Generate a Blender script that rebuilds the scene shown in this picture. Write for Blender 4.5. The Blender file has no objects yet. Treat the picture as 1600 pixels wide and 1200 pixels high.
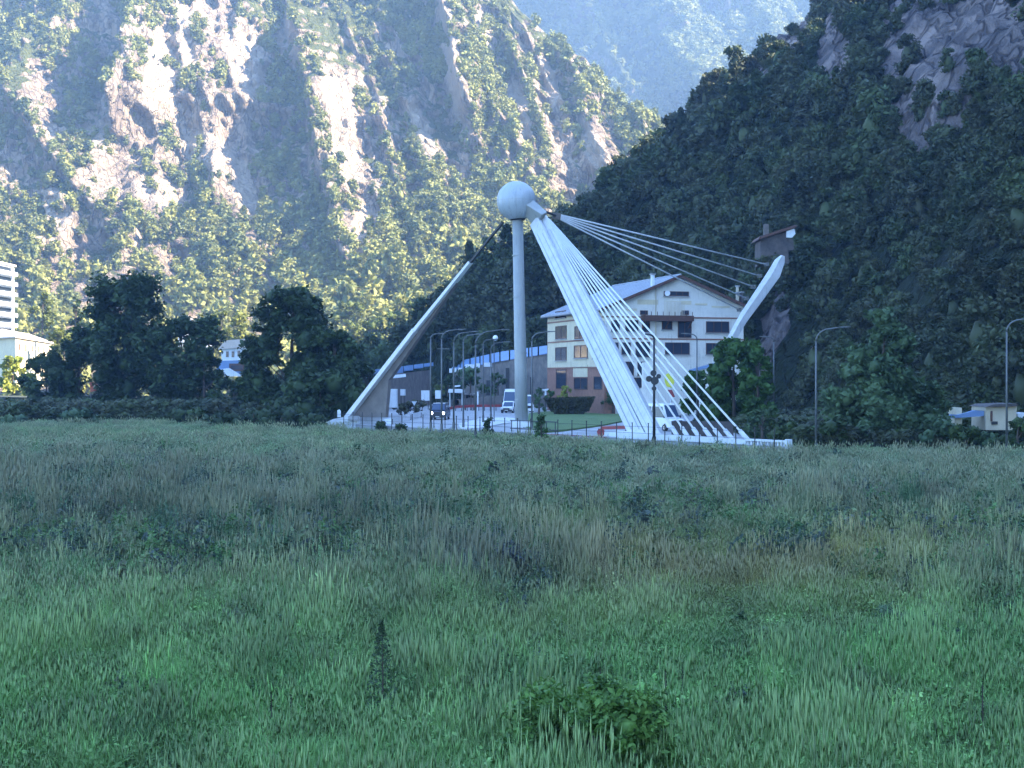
import bpy, bmesh, math, random
import numpy as np
from mathutils import Vector, Matrix, Quaternion

# ------------------------------------------------------------------ camera, sky, sun, exposure
SC = bpy.context.scene
COL = SC.collection
FP = 2323.0          # focal length in photo pixels (photo 1600 wide)
CZ = 6.0             # eye height above the meadow
HY = 590.0           # row of the horizon in the photo

cam_d = bpy.data.cameras.new('camera')
cam = bpy.data.objects.new('camera', cam_d)
COL.objects.link(cam)
cam.location = (0, 0, CZ)
cam.rotation_euler = (math.radians(90), 0, 0)
cam_d.sensor_width = 36.0
cam_d.lens = FP / 1600.0 * 36.0
cam_d.shift_y = -10.0 / 1600.0
cam_d.clip_start = 0.5
cam_d.clip_end = 9000
SC.camera = cam

SUN = Vector((0.80, -0.24, 0.55)).normalized()
world = bpy.data.worlds.new('World')
SC.world = world
world.use_nodes = True
wn = world.node_tree
bg = wn.nodes['Background']
sky = wn.nodes.new('ShaderNodeTexSky')
sky.sky_type = 'NISHITA'
sky.sun_disc = False
sky.sun_elevation = math.asin(SUN.z)
sky.sun_rotation = math.atan2(SUN.x, SUN.y)
sky.altitude = 1000
sky.air_density = 1.0
sky.dust_density = 0.6
sky.ozone_density = 4.8
wn.links.new(sky.outputs[0], bg.inputs[0])
bg.inputs[1].default_value = 0.145

sun_d = bpy.data.lights.new('sun', 'SUN')
sun_d.energy = 5.0
sun_d.angle = math.radians(0.5)
sun_d.color = (1.0, 0.86, 0.66)
sun = bpy.data.objects.new('sun', sun_d)
COL.objects.link(sun)
sun.location = (200, -50, 300)
sun.rotation_euler = SUN.to_track_quat('Z', 'Y').to_euler()

SC.view_settings.view_transform = 'Standard'
SC.view_settings.look = 'None'
SC.view_settings.exposure = 2.92
SC.view_settings.gamma = 1
SC.view_settings.use_curve_mapping = False
SC.render.engine = 'CYCLES'
SC.cycles.max_bounces = 6
SC.cycles.volume_bounces = 0
SC.cycles.use_denoising = True

HAZE_DENSITY = 0.00025
rng = np.random.default_rng(7)
random.seed(7)

# ------------------------------------------------------------------ helpers
def at(px, py, Y):
    return Vector(((px - 800) / FP * Y, Y, CZ + (HY - py) / FP * Y))
def depth_on(py, z=0.0):
    return (CZ - z) * FP / (py - HY)
def gnd(px, py, z=0.0):
    Y = depth_on(py, z)
    return Vector(((px - 800) / FP * Y, Y, z))

def hash3(ix, iy, iz):
    h = (ix.astype(np.int64) * 374761393 + iy.astype(np.int64) * 668265263 + iz.astype(np.int64) * 2147483647) & 0xffffffff
    h = ((h ^ (h >> 13)) * 1274126177) & 0xffffffff
    h = h ^ (h >> 16)
    return (h & 0xffffff) / float(0xffffff)
def vnoise(x, y, z=None):
    x = np.asarray(x, float); y = np.asarray(y, float)
    z = np.zeros_like(x) if z is None else np.asarray(z, float) + x * 0
    ix, iy, iz = np.floor(x), np.floor(y), np.floor(z)
    fx, fy, fz = x - ix, y - iy, z - iz
    u = fx * fx * fx * (fx * (fx * 6 - 15) + 10); v = fy * fy * fy * (fy * (fy * 6 - 15) + 10); w = fz * fz * (3 - 2 * fz)
    r = 0
    for a in (0, 1):
        for b in (0, 1):
            for c in (0, 1):
                r = r + hash3(ix + a, iy + b, iz + c) * (u if a else 1 - u) * (v if b else 1 - v) * (w if c else 1 - w)
    return r * 2 - 1
def fbm(x, y, z=None, o=4):
    s, a, f = 0, 0.5, 1.0
    for i in range(o):
        s = s + a * vnoise(x * f + 13.7 * i, y * f - 7.3 * i, None if z is None else z * f)
        a *= 0.5; f *= 2.03
    return s
def ridged(x, y, o=4, seed=0):
    s, a, f = 0, 0.5, 1.0
    for i in range(o):
        n = 1 - np.abs(vnoise(x * f + 31.1 * i + seed, y * f + 17.9 * i - seed))
        s = s + a * n * n
        a *= 0.5; f *= 2.1
    return s
def sstep(a, b, x):
    t = np.clip((x - a) / (b - a), 0, 1)
    return t * t * (3 - 2 * t)

class MB:
    """collects shapes, builds them as ONE mesh object"""
    def __init__(s): s.v = []; s.f = []; s.m = []
    def poly(s, pts, faces, mi=0):
        n = len(s.v); s.v += [tuple(p) for p in pts]
        for f in faces: s.f.append(tuple(n + i for i in f)); s.m.append(mi)
    def box(s, lo, hi, M=None, mi=0):
        p = [Vector((x, y, z)) for x in (lo[0], hi[0]) for y in (lo[1], hi[1]) for z in (lo[2], hi[2])]
        if M is not None: p = [M @ q for q in p]
        s.poly(p, [(0, 1, 3, 2), (4, 6, 7, 5), (0, 4, 5, 1), (2, 3, 7, 6), (0, 2, 6, 4), (1, 5, 7, 3)], mi)
    def beam(s, a, b, side, w, d, w2=None, d2=None, mi=0):
        """box beam a->b; side = width direction"""
        a = Vector(a); b = Vector(b); t = (b - a).normalized()
        side = Vector(side); side = (side - t * side.dot(t)).normalized(); n = t.cross(side)
        w2 = w if w2 is None else w2; d2 = d if d2 is None else d2
        p = []
        for q, ww, dd in ((a, w, d), (b, w2, d2)):
            p += [q - side * ww / 2 - n * dd / 2, q + side * ww / 2 - n * dd / 2, q + side * ww / 2 + n * dd / 2, q - side * ww / 2 + n * dd / 2]
        s.poly(p, [(0, 1, 2, 3), (4, 7, 6, 5), (0, 4, 5, 1), (1, 5, 6, 2), (2, 6, 7, 3), (3, 7, 4, 0)], mi)
    def tube(s, pts, rad, n=8, mi=0, caps=True):
        pts = [Vector(p) for p in pts]
        if not hasattr(rad, '__len__'): rad = [rad] * len(pts)
        base = len(s.v); up = Vector((0, 0, 1)); prev = None
        for i, p in enumerate(pts):
            t = (pts[min(i + 1, len(pts) - 1)] - pts[max(i - 1, 0)]).normalized()
            if prev is None:
                x = t.cross(up)
                if x.length < 0.05: x = t.cross(Vector((0, 1, 0)))
                x.normalize()
            else:
                x = (prev - t * prev.dot(t)).normalized()
            prev = x; y = t.cross(x)
            for k in range(n):
                a = 2 * math.pi * k / n
                s.v.append(tuple(p + (x * math.cos(a) + y * math.sin(a)) * rad[i]))
        for i in range(len(pts) - 1):
            for k in range(n):
                s.f.append((base + i * n + k, base + i * n + (k + 1) % n, base + (i + 1) * n + (k + 1) % n, base + (i + 1) * n + k)); s.m.append(mi)
        if caps:
            s.f.append(tuple(base + k for k in range(n))[::-1]); s.m.append(mi)
            s.f.append(tuple(base + (len(pts) - 1) * n + k for k in range(n))); s.m.append(mi)
    def prism(s, poly, off, mi=0):
        """polygon (3-D points) extruded by vector off"""
        n = len(poly); off = Vector(off)
        p = [Vector(q) for q in poly] + [Vector(q) + off for q in poly]
        s.poly(p, [tuple(range(n))[::-1], tuple(range(n, 2 * n))] + [(i, (i + 1) % n, n + (i + 1) % n, n + i) for i in range(n)], mi)
    def build(s, name, mat, parent=None, smooth=False, bevel=0, recalc=True):
        me = bpy.data.meshes.new(name)
        me.from_pydata(s.v, [], s.f)
        mats = mat if isinstance(mat, (list, tuple)) else [mat]
        for m in mats: me.materials.append(m)
        if len(mats) > 1: me.polygons.foreach_set('material_index', s.m)
        if recalc or bevel:
            bm = bmesh.new(); bm.from_mesh(me)
            bmesh.ops.recalc_face_normals(bm, faces=bm.faces)
            if bevel:
                bmesh.ops.bevel(bm, geom=[e for e in bm.edges if len(e.link_faces) == 2 and e.calc_face_angle(0) > 0.5], offset=bevel, segments=2, affect='EDGES', profile=0.6)
            bm.to_mesh(me); bm.free()
        if smooth: me.polygons.foreach_set('use_smooth', [True] * len(me.polygons))
        me.update()
        return link(name, me, parent)

def link(name, data, parent=None, loc=None):
    """parts of a 'thing' are modelled in world coordinates"""
    o = bpy.data.objects.new(name, data); COL.objects.link(o)
    if parent is not None:
        o.parent = parent
        if parent.parent is None: o.matrix_parent_inverse = Matrix.Translation(parent.location).inverted()
    if loc is not None: o.location = loc
    return o
def tag(o, label=None, cat=None, group=None, kind=None):
    if label: o['label'] = label
    if cat: o['category'] = cat
    if group: o['group'] = group
    if kind: o['kind'] = kind
    return o
def thing(name, label, cat, loc=(0, 0, 0), group=None):
    o = bpy.data.objects.new(name, None); COL.objects.link(o)
    o.location = loc; o.empty_display_size = 0.3
    return tag(o, label, cat, group)
def local_thing(name, label, cat, loc, rz=0, group=None, scale=1.0):
    """an Empty whose parts are modelled in its own local space"""
    o = thing(name, label, cat, loc, group); o.rotation_euler = (0, 0, rz); o.scale = (scale,) * 3
    return o
def lpart(mb, name, mat, parent, **k):
    o = mb.build(name, mat, None, **k); o.parent = parent; return o
def mesh_np(name, V, F, mat, smooth=True, attrs=None):
    me = bpy.data.meshes.new(name)
    V = np.ascontiguousarray(V, dtype=np.float32); F = np.ascontiguousarray(F, dtype=np.int32)
    me.vertices.add(len(V)); me.vertices.foreach_set('co', V.ravel())
    k = F.shape[1]
    me.loops.add(F.size); me.loops.foreach_set('vertex_index', F.ravel())
    me.polygons.add(len(F)); me.polygons.foreach_set('loop_start', np.arange(0, F.size, k, dtype=np.int32))
    me.polygons.foreach_set('loop_total', np.full(len(F), k, dtype=np.int32))
    if smooth: me.polygons.foreach_set('use_smooth', np.ones(len(F), dtype=bool))
    me.update(calc_edges=True); me.validate()
    if mat is not None: me.materials.append(mat)
    for n, a in (attrs or {}).items():
        at_ = me.attributes.new(n, 'FLOAT', 'POINT'); at_.data.foreach_set('value', np.ascontiguousarray(a, dtype=np.float32).ravel())
    return me
def grid_faces(nu, nv):
    i = np.arange(nu - 1)[:, None] * nv + np.arange(nv - 1)[None, :]
    return np.stack([i, i + nv, i + nv + 1, i + 1], -1).reshape(-1, 4)

# ------------------------------------------------------------------ materials
def new_mat(name):
    m = bpy.data.materials.new(name); m.use_nodes = True
    nt = m.node_tree; return m, nt, nt.nodes['Principled BSDF']
def N(nt, t, **k):
    n = nt.nodes.new(t)
    for a, b in k.items(): setattr(n, a, b)
    return n
def L(nt, a, b): nt.links.new(a, b)
def noise(nt, scale, detail=4, rough=0.6, vec=None, dist=0):
    n = N(nt, 'ShaderNodeTexNoise'); n.inputs['Scale'].default_value = scale; n.inputs['Detail'].default_value = detail
    n.inputs['Roughness'].default_value = rough; n.inputs['Distortion'].default_value = dist
    if vec is not None: L(nt, vec, n.inputs['Vector'])
    return n.outputs['Fac']
def ramp(nt, fac, stops):
    r = N(nt, 'ShaderNodeValToRGB'); e = r.color_ramp.elements
    while len(e) < len(stops): e.new(0.5)
    for i, (p, c) in enumerate(stops):
        e[i].position = p; e[i].color = (*c, 1) if len(c) == 3 else c
    L(nt, fac, r.inputs[0]); return r.outputs[0]
def mixc(nt, fac, a, b, mode='MIX'):
    m = N(nt, 'ShaderNodeMix'); m.data_type = 'RGBA'; m.blend_type = mode
    if isinstance(fac, (int, float)): m.inputs[0].default_value = fac
    else: L(nt, fac, m.inputs[0])
    for i, c in ((6, a), (7, b)):
        if isinstance(c, tuple): m.inputs[i].default_value = (*c, 1)
        else: L(nt, c, m.inputs[i])
    return m.outputs[2]
def bump(nt, b, h, strength=0.4, dist=0.05):
    n = N(nt, 'ShaderNodeBump'); n.inputs['Strength'].default_value = strength; n.inputs['Distance'].default_value = dist
    L(nt, h, n.inputs['Height']); L(nt, n.outputs[0], b.inputs['Normal'])
def mathn(nt, op, a, b=0.0, clamp=False):
    n = N(nt, 'ShaderNodeMath', operation=op, use_clamp=clamp)
    for i, c in enumerate((a, b)):
        if isinstance(c, (int, float)): n.inputs[i].default_value = c
        else: L(nt, c, n.inputs[i])
    return n.outputs[0]
def wpos(nt): return N(nt, 'ShaderNodeNewGeometry').outputs['Position']

def mat_simple(name, c, c2=None, scale=3.0, rough=0.6, metal=0.0, bmp=0.0, bscale=20, spec=None, coord='Object'):
    m, nt, b = new_mat(name)
    b.inputs['Roughness'].default_value = rough; b.inputs['Metallic'].default_value = metal
    v = N(nt, 'ShaderNodeTexCoord').outputs[coord]
    c2 = c2 or tuple(x * 0.75 for x in c)
    f = noise(nt, scale, 5, 0.65, v)
    L(nt, ramp(nt, f, [(0.3, c2), (0.65, c)]), b.inputs['Base Color'])
    if bmp: bump(nt, b, noise(nt, bscale, 4, 0.6, v), bmp, 0.02)
    return m

def mat_streak(name, c, c2, scale=1.0, rough=0.5, metal=0, bmp=0, bscale=9):
    """paint or render with rain streaks and faded patches"""
    m, nt, b = new_mat(name); b.inputs['Roughness'].default_value = rough
    p = wpos(nt); mp = N(nt, 'ShaderNodeMapping'); mp.inputs['Scale'].default_value = (1, 1, 0.09); L(nt, p, mp.inputs[0])
    col_ = ramp(nt, noise(nt, 0.5, 5, 0.65, p), [(0.3, c2), (0.65, c)])
    st = N(nt, 'ShaderNodeMapRange'); st.inputs[1].default_value = 0.54; st.inputs[2].default_value = 0.72; L(nt, noise(nt, 3.2, 5, 0.7, mp.outputs[0]), st.inputs[0])
    L(nt, mixc(nt, mathn(nt, 'MULTIPLY', st.outputs[0], 0.55), col_, tuple(x * .52 for x in c2)), b.inputs['Base Color'])
    if bmp: bump(nt, b, noise(nt, bscale, 4, 0.6, p), bmp, 0.02)
    return m

M = {}
M['white'] = mat_streak('white_paint', (0.52, 0.54, 0.56), (0.42, 0.44, 0.46), 0.8, 0.42)
M['sphere'] = mat_streak('sphere_paint', (0.36, 0.41, 0.45), (0.32, 0.37, 0.41), 0.6, 0.32)
M['mast'] = mat_streak('mast_paint', (0.30, 0.32, 0.32), (0.26, 0.28, 0.28), 0.8, 0.4)
M['cable'] = mat_simple('cable_sheath', (0.62, 0.64, 0.66), (0.54, 0.56, 0.58), 0.6, 0.4)
M['concrete'] = mat_simple('weathered_concrete', (0.155, 0.135, 0.12), (0.085, 0.076, 0.07), 0.6, 0.85, 0, 0.3, 8)
M['whitewall'] = mat_streak('white_wall_paint', (0.64, 0.68, 0.72), (0.52, 0.56, 0.60), 0.7, 0.7, 0, 0.2, 10)
M['dark_metal'] = mat_simple('dark_metal', (0.05, 0.055, 0.06), (0.03, 0.03, 0.035), 3, 0.5, 0.6)
M['lamp_metal'] = mat_simple('galvanised_metal', (0.12, 0.13, 0.135), (0.08, 0.085, 0.09), 2, 0.5, 0.5)
M['lamp_pale'] = mat_simple('pale_lamp_metal', (0.13, 0.14, 0.145), (0.09, 0.10, 0.105), 2, 0.5, 0.4)
M['red'] = mat_simple('dull_red_paint', (0.30, 0.04, 0.04), (0.18, 0.025, 0.03), 2, 0.5)
M['redsign'] = mat_simple('red_sign', (0.42, 0.09, 0.05), (0.30, 0.06, 0.04), 2, 0.5)
M['brick'] = mat_simple('brick_cladding', (0.27, 0.135, 0.095), (0.19, 0.095, 0.07), 1.6, 0.85, 0, 0.4, 14)
M['cream'] = mat_streak('cream_render', (0.60, 0.54, 0.38), (0.50, 0.45, 0.33), 0.35, 0.85, 0, 0.2, 9)
M['ivory'] = mat_streak('ivory_render', (0.66, 0.65, 0.60), (0.56, 0.55, 0.51), 0.35, 0.85, 0, 0.2, 9)
M['brown'] = mat_simple('brown_timber', (0.10, 0.045, 0.03), (0.06, 0.03, 0.022), 3, 0.7)
M['slate'] = mat_simple('slate_roof', (0.27, 0.31, 0.37), (0.20, 0.23, 0.28), 0.8, 0.45, 0, 0.3, 6)
M['blueroof'] = mat_simple('blue_sheet_roof', (0.14, 0.24, 0.42), (0.10, 0.18, 0.34), 0.6, 0.4)
M['paleroof'] = mat_simple('pale_roof_tiles', (0.55, 0.48, 0.42), (0.42, 0.36, 0.31), 0.5, 0.8)
M['stone'] = mat_simple('stone_wall', (0.10, 0.085, 0.08), (0.045, 0.04, 0.04), 1.1, 0.9, 0, 0.6, 5)
M['greyfence'] = mat_simple('grey_fence_boards', (0.17, 0.15, 0.135), (0.075, 0.068, 0.064), 0.8, 0.85)
M['tyre'] = mat_simple('tyre_rubber', (0.02, 0.02, 0.02), (0.015, 0.015, 0.015), 3, 0.9)
M['rim'] = mat_simple('wheel_rim', (0.4, 0.4, 0.42), None, 3, 0.35, 0.8)
M['plastic'] = mat_simple('dark_plastic', (0.03, 0.03, 0.035), None, 3, 0.6)
M['vanwhite'] = mat_simple('white_car_paint', (0.74, 0.76, 0.78), (0.66, 0.68, 0.70), 1, 0.22)
M['vandark'] = mat_simple('dark_blue_car_paint', (0.03, 0.04, 0.07), (0.022, 0.03, 0.05), 1, 0.25)
M['plate'] = mat_simple('plate_white', (0.6, 0.6, 0.55), None, 2, 0.5)
M['yellow'] = mat_simple('yellow_panel', (0.62, 0.62, 0.06), (0.5, 0.52, 0.06), 2, 0.5)
M['beige'] = mat_simple('beige_render', (0.50, 0.44, 0.32), (0.40, 0.35, 0.26), 0.6, 0.85)
M['lampglass'] = mat_simple('white_lamp_globe', (0.8, 0.82, 0.85), None, 2, 0.2)
def mat_glass(name, c=(0.03, 0.04, 0.06), r=0.08):
    m, nt, b = new_mat(name); b.inputs['Base Color'].default_value = (*c, 1); b.inputs['Roughness'].default_value = r
    b.inputs['IOR'].default_value = 1.5
    return m
M['glass'] = mat_glass('window_glass')
M['windscreen'] = mat_glass('windscreen_glass', (0.05, 0.08, 0.14), 0.04)
def mat_emit(name, c, s):
    m, nt, b = new_mat(name); b.inputs['Base Color'].default_value = (*c, 1)
    b.inputs['Emission Color'].default_value = (*c, 1); b.inputs['Emission Strength'].default_value = s
    return m
M['headlight'] = mat_emit('lit_headlight', (0.9, 0.95, 1.0), 3.0)
M['headlight_off'] = mat_simple('unlit_headlight', (0.6, 0.62, 0.65), None, 4, 0.15)

def mat_foliage(name, dark, light, warm=None, rough=0.6, spec=0.25, pscale=0.25, trans=0.0):
    """leaf colour: clump-to-clump noise in place, plus a per-instance tint"""
    m, nt, b = new_mat(name)
    b.inputs['Roughness'].default_value = rough
    b.inputs['Specular IOR Level'].default_value = spec
    p = wpos(nt)
    f = noise(nt, pscale, 3, 0.6, p)
    c = ramp(nt, f, [(0.34, dark), (0.62, light)])
    if warm:
        oi = N(nt, 'ShaderNodeObjectInfo').outputs['Random']
        c = mixc(nt, mathn(nt, 'MULTIPLY', oi, 0.7), c, warm)
    L(nt, c, b.inputs['Base Color'])
    if trans:
        tr = N(nt, 'ShaderNodeBsdfTranslucent'); L(nt, c, tr.inputs[0])
        mx = N(nt, 'ShaderNodeMixShader'); mx.inputs[0].default_value = trans
        out = nt.nodes['Material Output']
        L(nt, b.outputs[0], mx.inputs[1]); L(nt, tr.outputs[0], mx.inputs[2]); L(nt, mx.outputs[0], out.inputs[0])
    return m
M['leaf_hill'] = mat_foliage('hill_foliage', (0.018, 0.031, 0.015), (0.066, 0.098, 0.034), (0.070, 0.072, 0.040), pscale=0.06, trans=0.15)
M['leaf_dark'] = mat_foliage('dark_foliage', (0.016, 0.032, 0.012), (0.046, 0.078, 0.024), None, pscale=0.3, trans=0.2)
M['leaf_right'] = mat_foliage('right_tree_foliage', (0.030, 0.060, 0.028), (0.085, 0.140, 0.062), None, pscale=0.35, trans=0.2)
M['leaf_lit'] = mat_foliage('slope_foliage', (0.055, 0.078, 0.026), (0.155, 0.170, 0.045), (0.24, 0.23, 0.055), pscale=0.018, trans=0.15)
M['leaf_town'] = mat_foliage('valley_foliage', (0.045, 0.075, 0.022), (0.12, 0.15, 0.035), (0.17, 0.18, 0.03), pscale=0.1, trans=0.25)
M['leaf_hedge'] = mat_foliage('hedge_foliage', (0.030, 0.030, 0.014), (0.055, 0.060, 0.022), None, pscale=0.8)
M['leaf_ivy'] = mat_foliage('ivy_foliage', (0.022, 0.055, 0.012), (0.060, 0.13, 0.026), None, pscale=0.4, trans=0.15)
M['leaf_yellow'] = mat_foliage('yellow_foliage', (0.14, 0.17, 0.03), (0.30, 0.32, 0.05), None, pscale=0.8, trans=0.2)
M['bark'] = mat_simple('bark', (0.09, 0.07, 0.055), (0.05, 0.04, 0.03), 1.5, 0.9, 0, 0.5, 8)
# ------------------------------------------------------------------ ground
def mat_ground():
    m, nt, b = new_mat('meadow_soil'); b.inputs['Roughness'].default_value = 0.95
    p = wpos(nt)
    a = noise(nt, 0.05, 5, 0.6, p); c = noise(nt, 0.7, 4, 0.7, p)
    c1 = ramp(nt, a, [(0.35, (0.035, 0.055, 0.018)), (0.65, (0.055, 0.06, 0.03))])
    L(nt, mixc(nt, mathn(nt, 'MULTIPLY', c, 0.6), c1, (0.03, 0.035, 0.02)), b.inputs['Base Color'])
    bump(nt, b, c, 0.6, 0.3)
    return m
def ground_z(X, Y):
    X = np.asarray(X, float); Y = np.asarray(Y, float)
    near = 1 - sstep(150, 240, Y)
    return 0.22 * fbm(X / 17.0, Y / 22.0, o=3) * near * sstep(0, 40, 178 - Y + 20)
gx = np.concatenate([np.linspace(-2600, -120, 30), np.linspace(-110, 110, 111), np.linspace(120, 2600, 30)])
gy = np.concatenate([np.linspace(-700, -20, 16), np.linspace(-10, 250, 131), np.linspace(260, 3400, 60)])
GX, GY = np.meshgrid(gx, gy, indexing='ij')
GV = np.stack([GX, GY, ground_z(GX, GY)], -1).reshape(-1, 3)
g = link('ground', mesh_np('ground', GV, grid_faces(len(gx), len(gy)), mat_ground()))
tag(g, kind='structure')

# ------------------------------------------------------------------ mountains
def mat_rock(name, rock, rock2, grass, streak=(0.5, 0.44, 0.36), veg=0.35):
    m, nt, b = new_mat(name); b.inputs['Roughness'].default_value = 0.92
    b.inputs['Specular IOR Level'].default_value = 0.15
    p = wpos(nt)
    mp = N(nt, 'ShaderNodeMapping'); mp.inputs['Scale'].default_value = (1, 1, 0.38); mp.inputs['Rotation'].default_value = (0, math.radians(22), 0)
    L(nt, p, mp.inputs[0]); v = mp.outputs[0]
    n1 = noise(nt, 0.035, 6, 0.65, v, 0.6); n2 = noise(nt, 0.16, 5, 0.7, v, 0.4)
    c = ramp(nt, n1, [(0.32, rock2), (0.5, rock), (0.70, streak)])
    c = mixc(nt, mathn(nt, 'MULTIPLY', ramp_f(nt, n2, 0.44, 0.60), 0.75), c, rock2)
    cr = N(nt, 'ShaderNodeTexVoronoi', feature='DISTANCE_TO_EDGE'); cr.inputs['Scale'].default_value = 0.22
    wv = N(nt, 'ShaderNodeVectorMath', operation='ADD'); nz3 = N(nt, 'ShaderNodeTexNoise'); nz3.inputs['Scale'].default_value = 0.25; L(nt, v, nz3.inputs['Vector'])
    sc3 = N(nt, 'ShaderNodeVectorMath', operation='SCALE'); sc3.inputs['Scale'].default_value = 5.0; L(nt, nz3.outputs['Color'], sc3.inputs[0]); L(nt, v, wv.inputs[0]); L(nt, sc3.outputs[0], wv.inputs[1]); L(nt, wv.outputs[0], cr.inputs['Vector'])
    crk = mathn(nt, 'SUBTRACT', 1.0, ramp_f(nt, cr.outputs[0], 0.0, 0.09))
    c = mixc(nt, mathn(nt, 'MULTIPLY', crk, 0.55), c, tuple(x * .5 for x in rock2))
    pl_ = N(nt, 'ShaderNodeAttribute', attribute_name='pale').outputs['Fac']
    c = mixc(nt, mathn(nt, 'MULTIPLY', pl_, 0.6), c, tuple(min(1, x * 1.12) for x in streak))
    # grass and scrub where the face is not too steep
    nz = N(nt, 'ShaderNodeSeparateXYZ'); L(nt, N(nt, 'ShaderNodeNewGeometry').outputs['Normal'], nz.inputs[0])
    g1 = mathn(nt, 'ADD', nz.outputs[2], mathn(nt, 'MULTIPLY', mathn(nt, 'SUBTRACT', noise(nt, 0.07, 5, 0.7, p), 0.5), 1.6))
    at_ = N(nt, 'ShaderNodeAttribute', attribute_name='rock').outputs['Fac']
    g1 = mathn(nt, 'SUBTRACT', g1, at_)
    gf = ramp_f(nt, g1, veg, veg + 0.16)
    gc = ramp(nt, noise(nt, 0.2, 4, 0.7, p), [(0.35, tuple(x * 0.55 for x in grass)), (0.65, grass)])
    L(nt, mixc(nt, gf, c, gc), b.inputs['Base Color'])
    bump(nt, b, mathn(nt, 'ADD', n2, mathn(nt, 'SUBTRACT', mathn(nt, 'MULTIPLY', noise(nt, 0.6, 4, 0.7, v), 0.5), mathn(nt, 'MULTIPLY', crk, 0.35))), 1.0, 3.2)
    return m
def ramp_f(nt, f, a, b_):
    n = N(nt, 'ShaderNodeMapRange'); n.interpolation_type = 'SMOOTHSTEP'
    n.inputs[1].default_value = a; n.inputs[2].default_value = b_
    L(nt, f, n.inputs[0]); return n.outputs[0]
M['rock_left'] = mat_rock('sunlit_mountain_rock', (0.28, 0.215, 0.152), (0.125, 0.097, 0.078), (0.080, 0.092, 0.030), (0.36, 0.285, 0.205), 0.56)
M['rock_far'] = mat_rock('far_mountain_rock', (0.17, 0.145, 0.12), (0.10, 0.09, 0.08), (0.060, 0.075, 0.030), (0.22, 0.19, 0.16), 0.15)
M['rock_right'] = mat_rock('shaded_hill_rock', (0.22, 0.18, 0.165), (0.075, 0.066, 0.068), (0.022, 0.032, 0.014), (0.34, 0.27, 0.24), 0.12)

def wall_px(px, py, y0, k, e, ez):
    """photo row/column -> (X, Z) on the nominal leaning wall Y = y0 + k Z + e (1-exp(-Z/ez))"""
    a = (HY - py) / FP; Z = 50.0
    for _ in range(60):
        Z = 0.5 * Z + 0.5 * (CZ + a * (y0 + k * Z + e * (1 - math.exp(-max(Z, 0) / ez))))
    Y = y0 + k * Z + e * (1 - math.exp(-max(Z, 0) / ez))
    return (px - 800) / FP * Y, Z

def bare_f(px, py):
    """the naked pale slabs and buttresses of the cliff"""
    w = 8 * fbm(px / 22.0, py / 30.0, o=3); px = px + w
    r = np.zeros_like(px)
    for cx, cy, rx, ry, sl in ((704, 90, 13, 125, .14), (570, 372, 30, 62, -.1), (262, 100, 38, 95, -.2), (385, 100, 36, 55, .25), (448, 60, 22, 45, .3), (530, 160, 22, 60, .35), (320, 235, 40, 34, .5), (150, 205, 22, 34, .6), (810, 170, 16, 60, .3), (925, 230, 18, 45, .35), (385, 300, 16, 60, .2), (540, 250, 24, 50, .3), (660, 210, 14, 60, .3), (85, 330, 26, 40, .3), (250, 300, 40, 28, .6), (760, 60, 14, 50, .4), (860, 130, 12, 50, .35)):
        d = ((px - cx - sl * (py - cy)) / rx) ** 2 + ((py - cy) / ry) ** 2
        r = np.maximum(r, 1 - sstep(0.5, 1.2, d))
    return r
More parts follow.
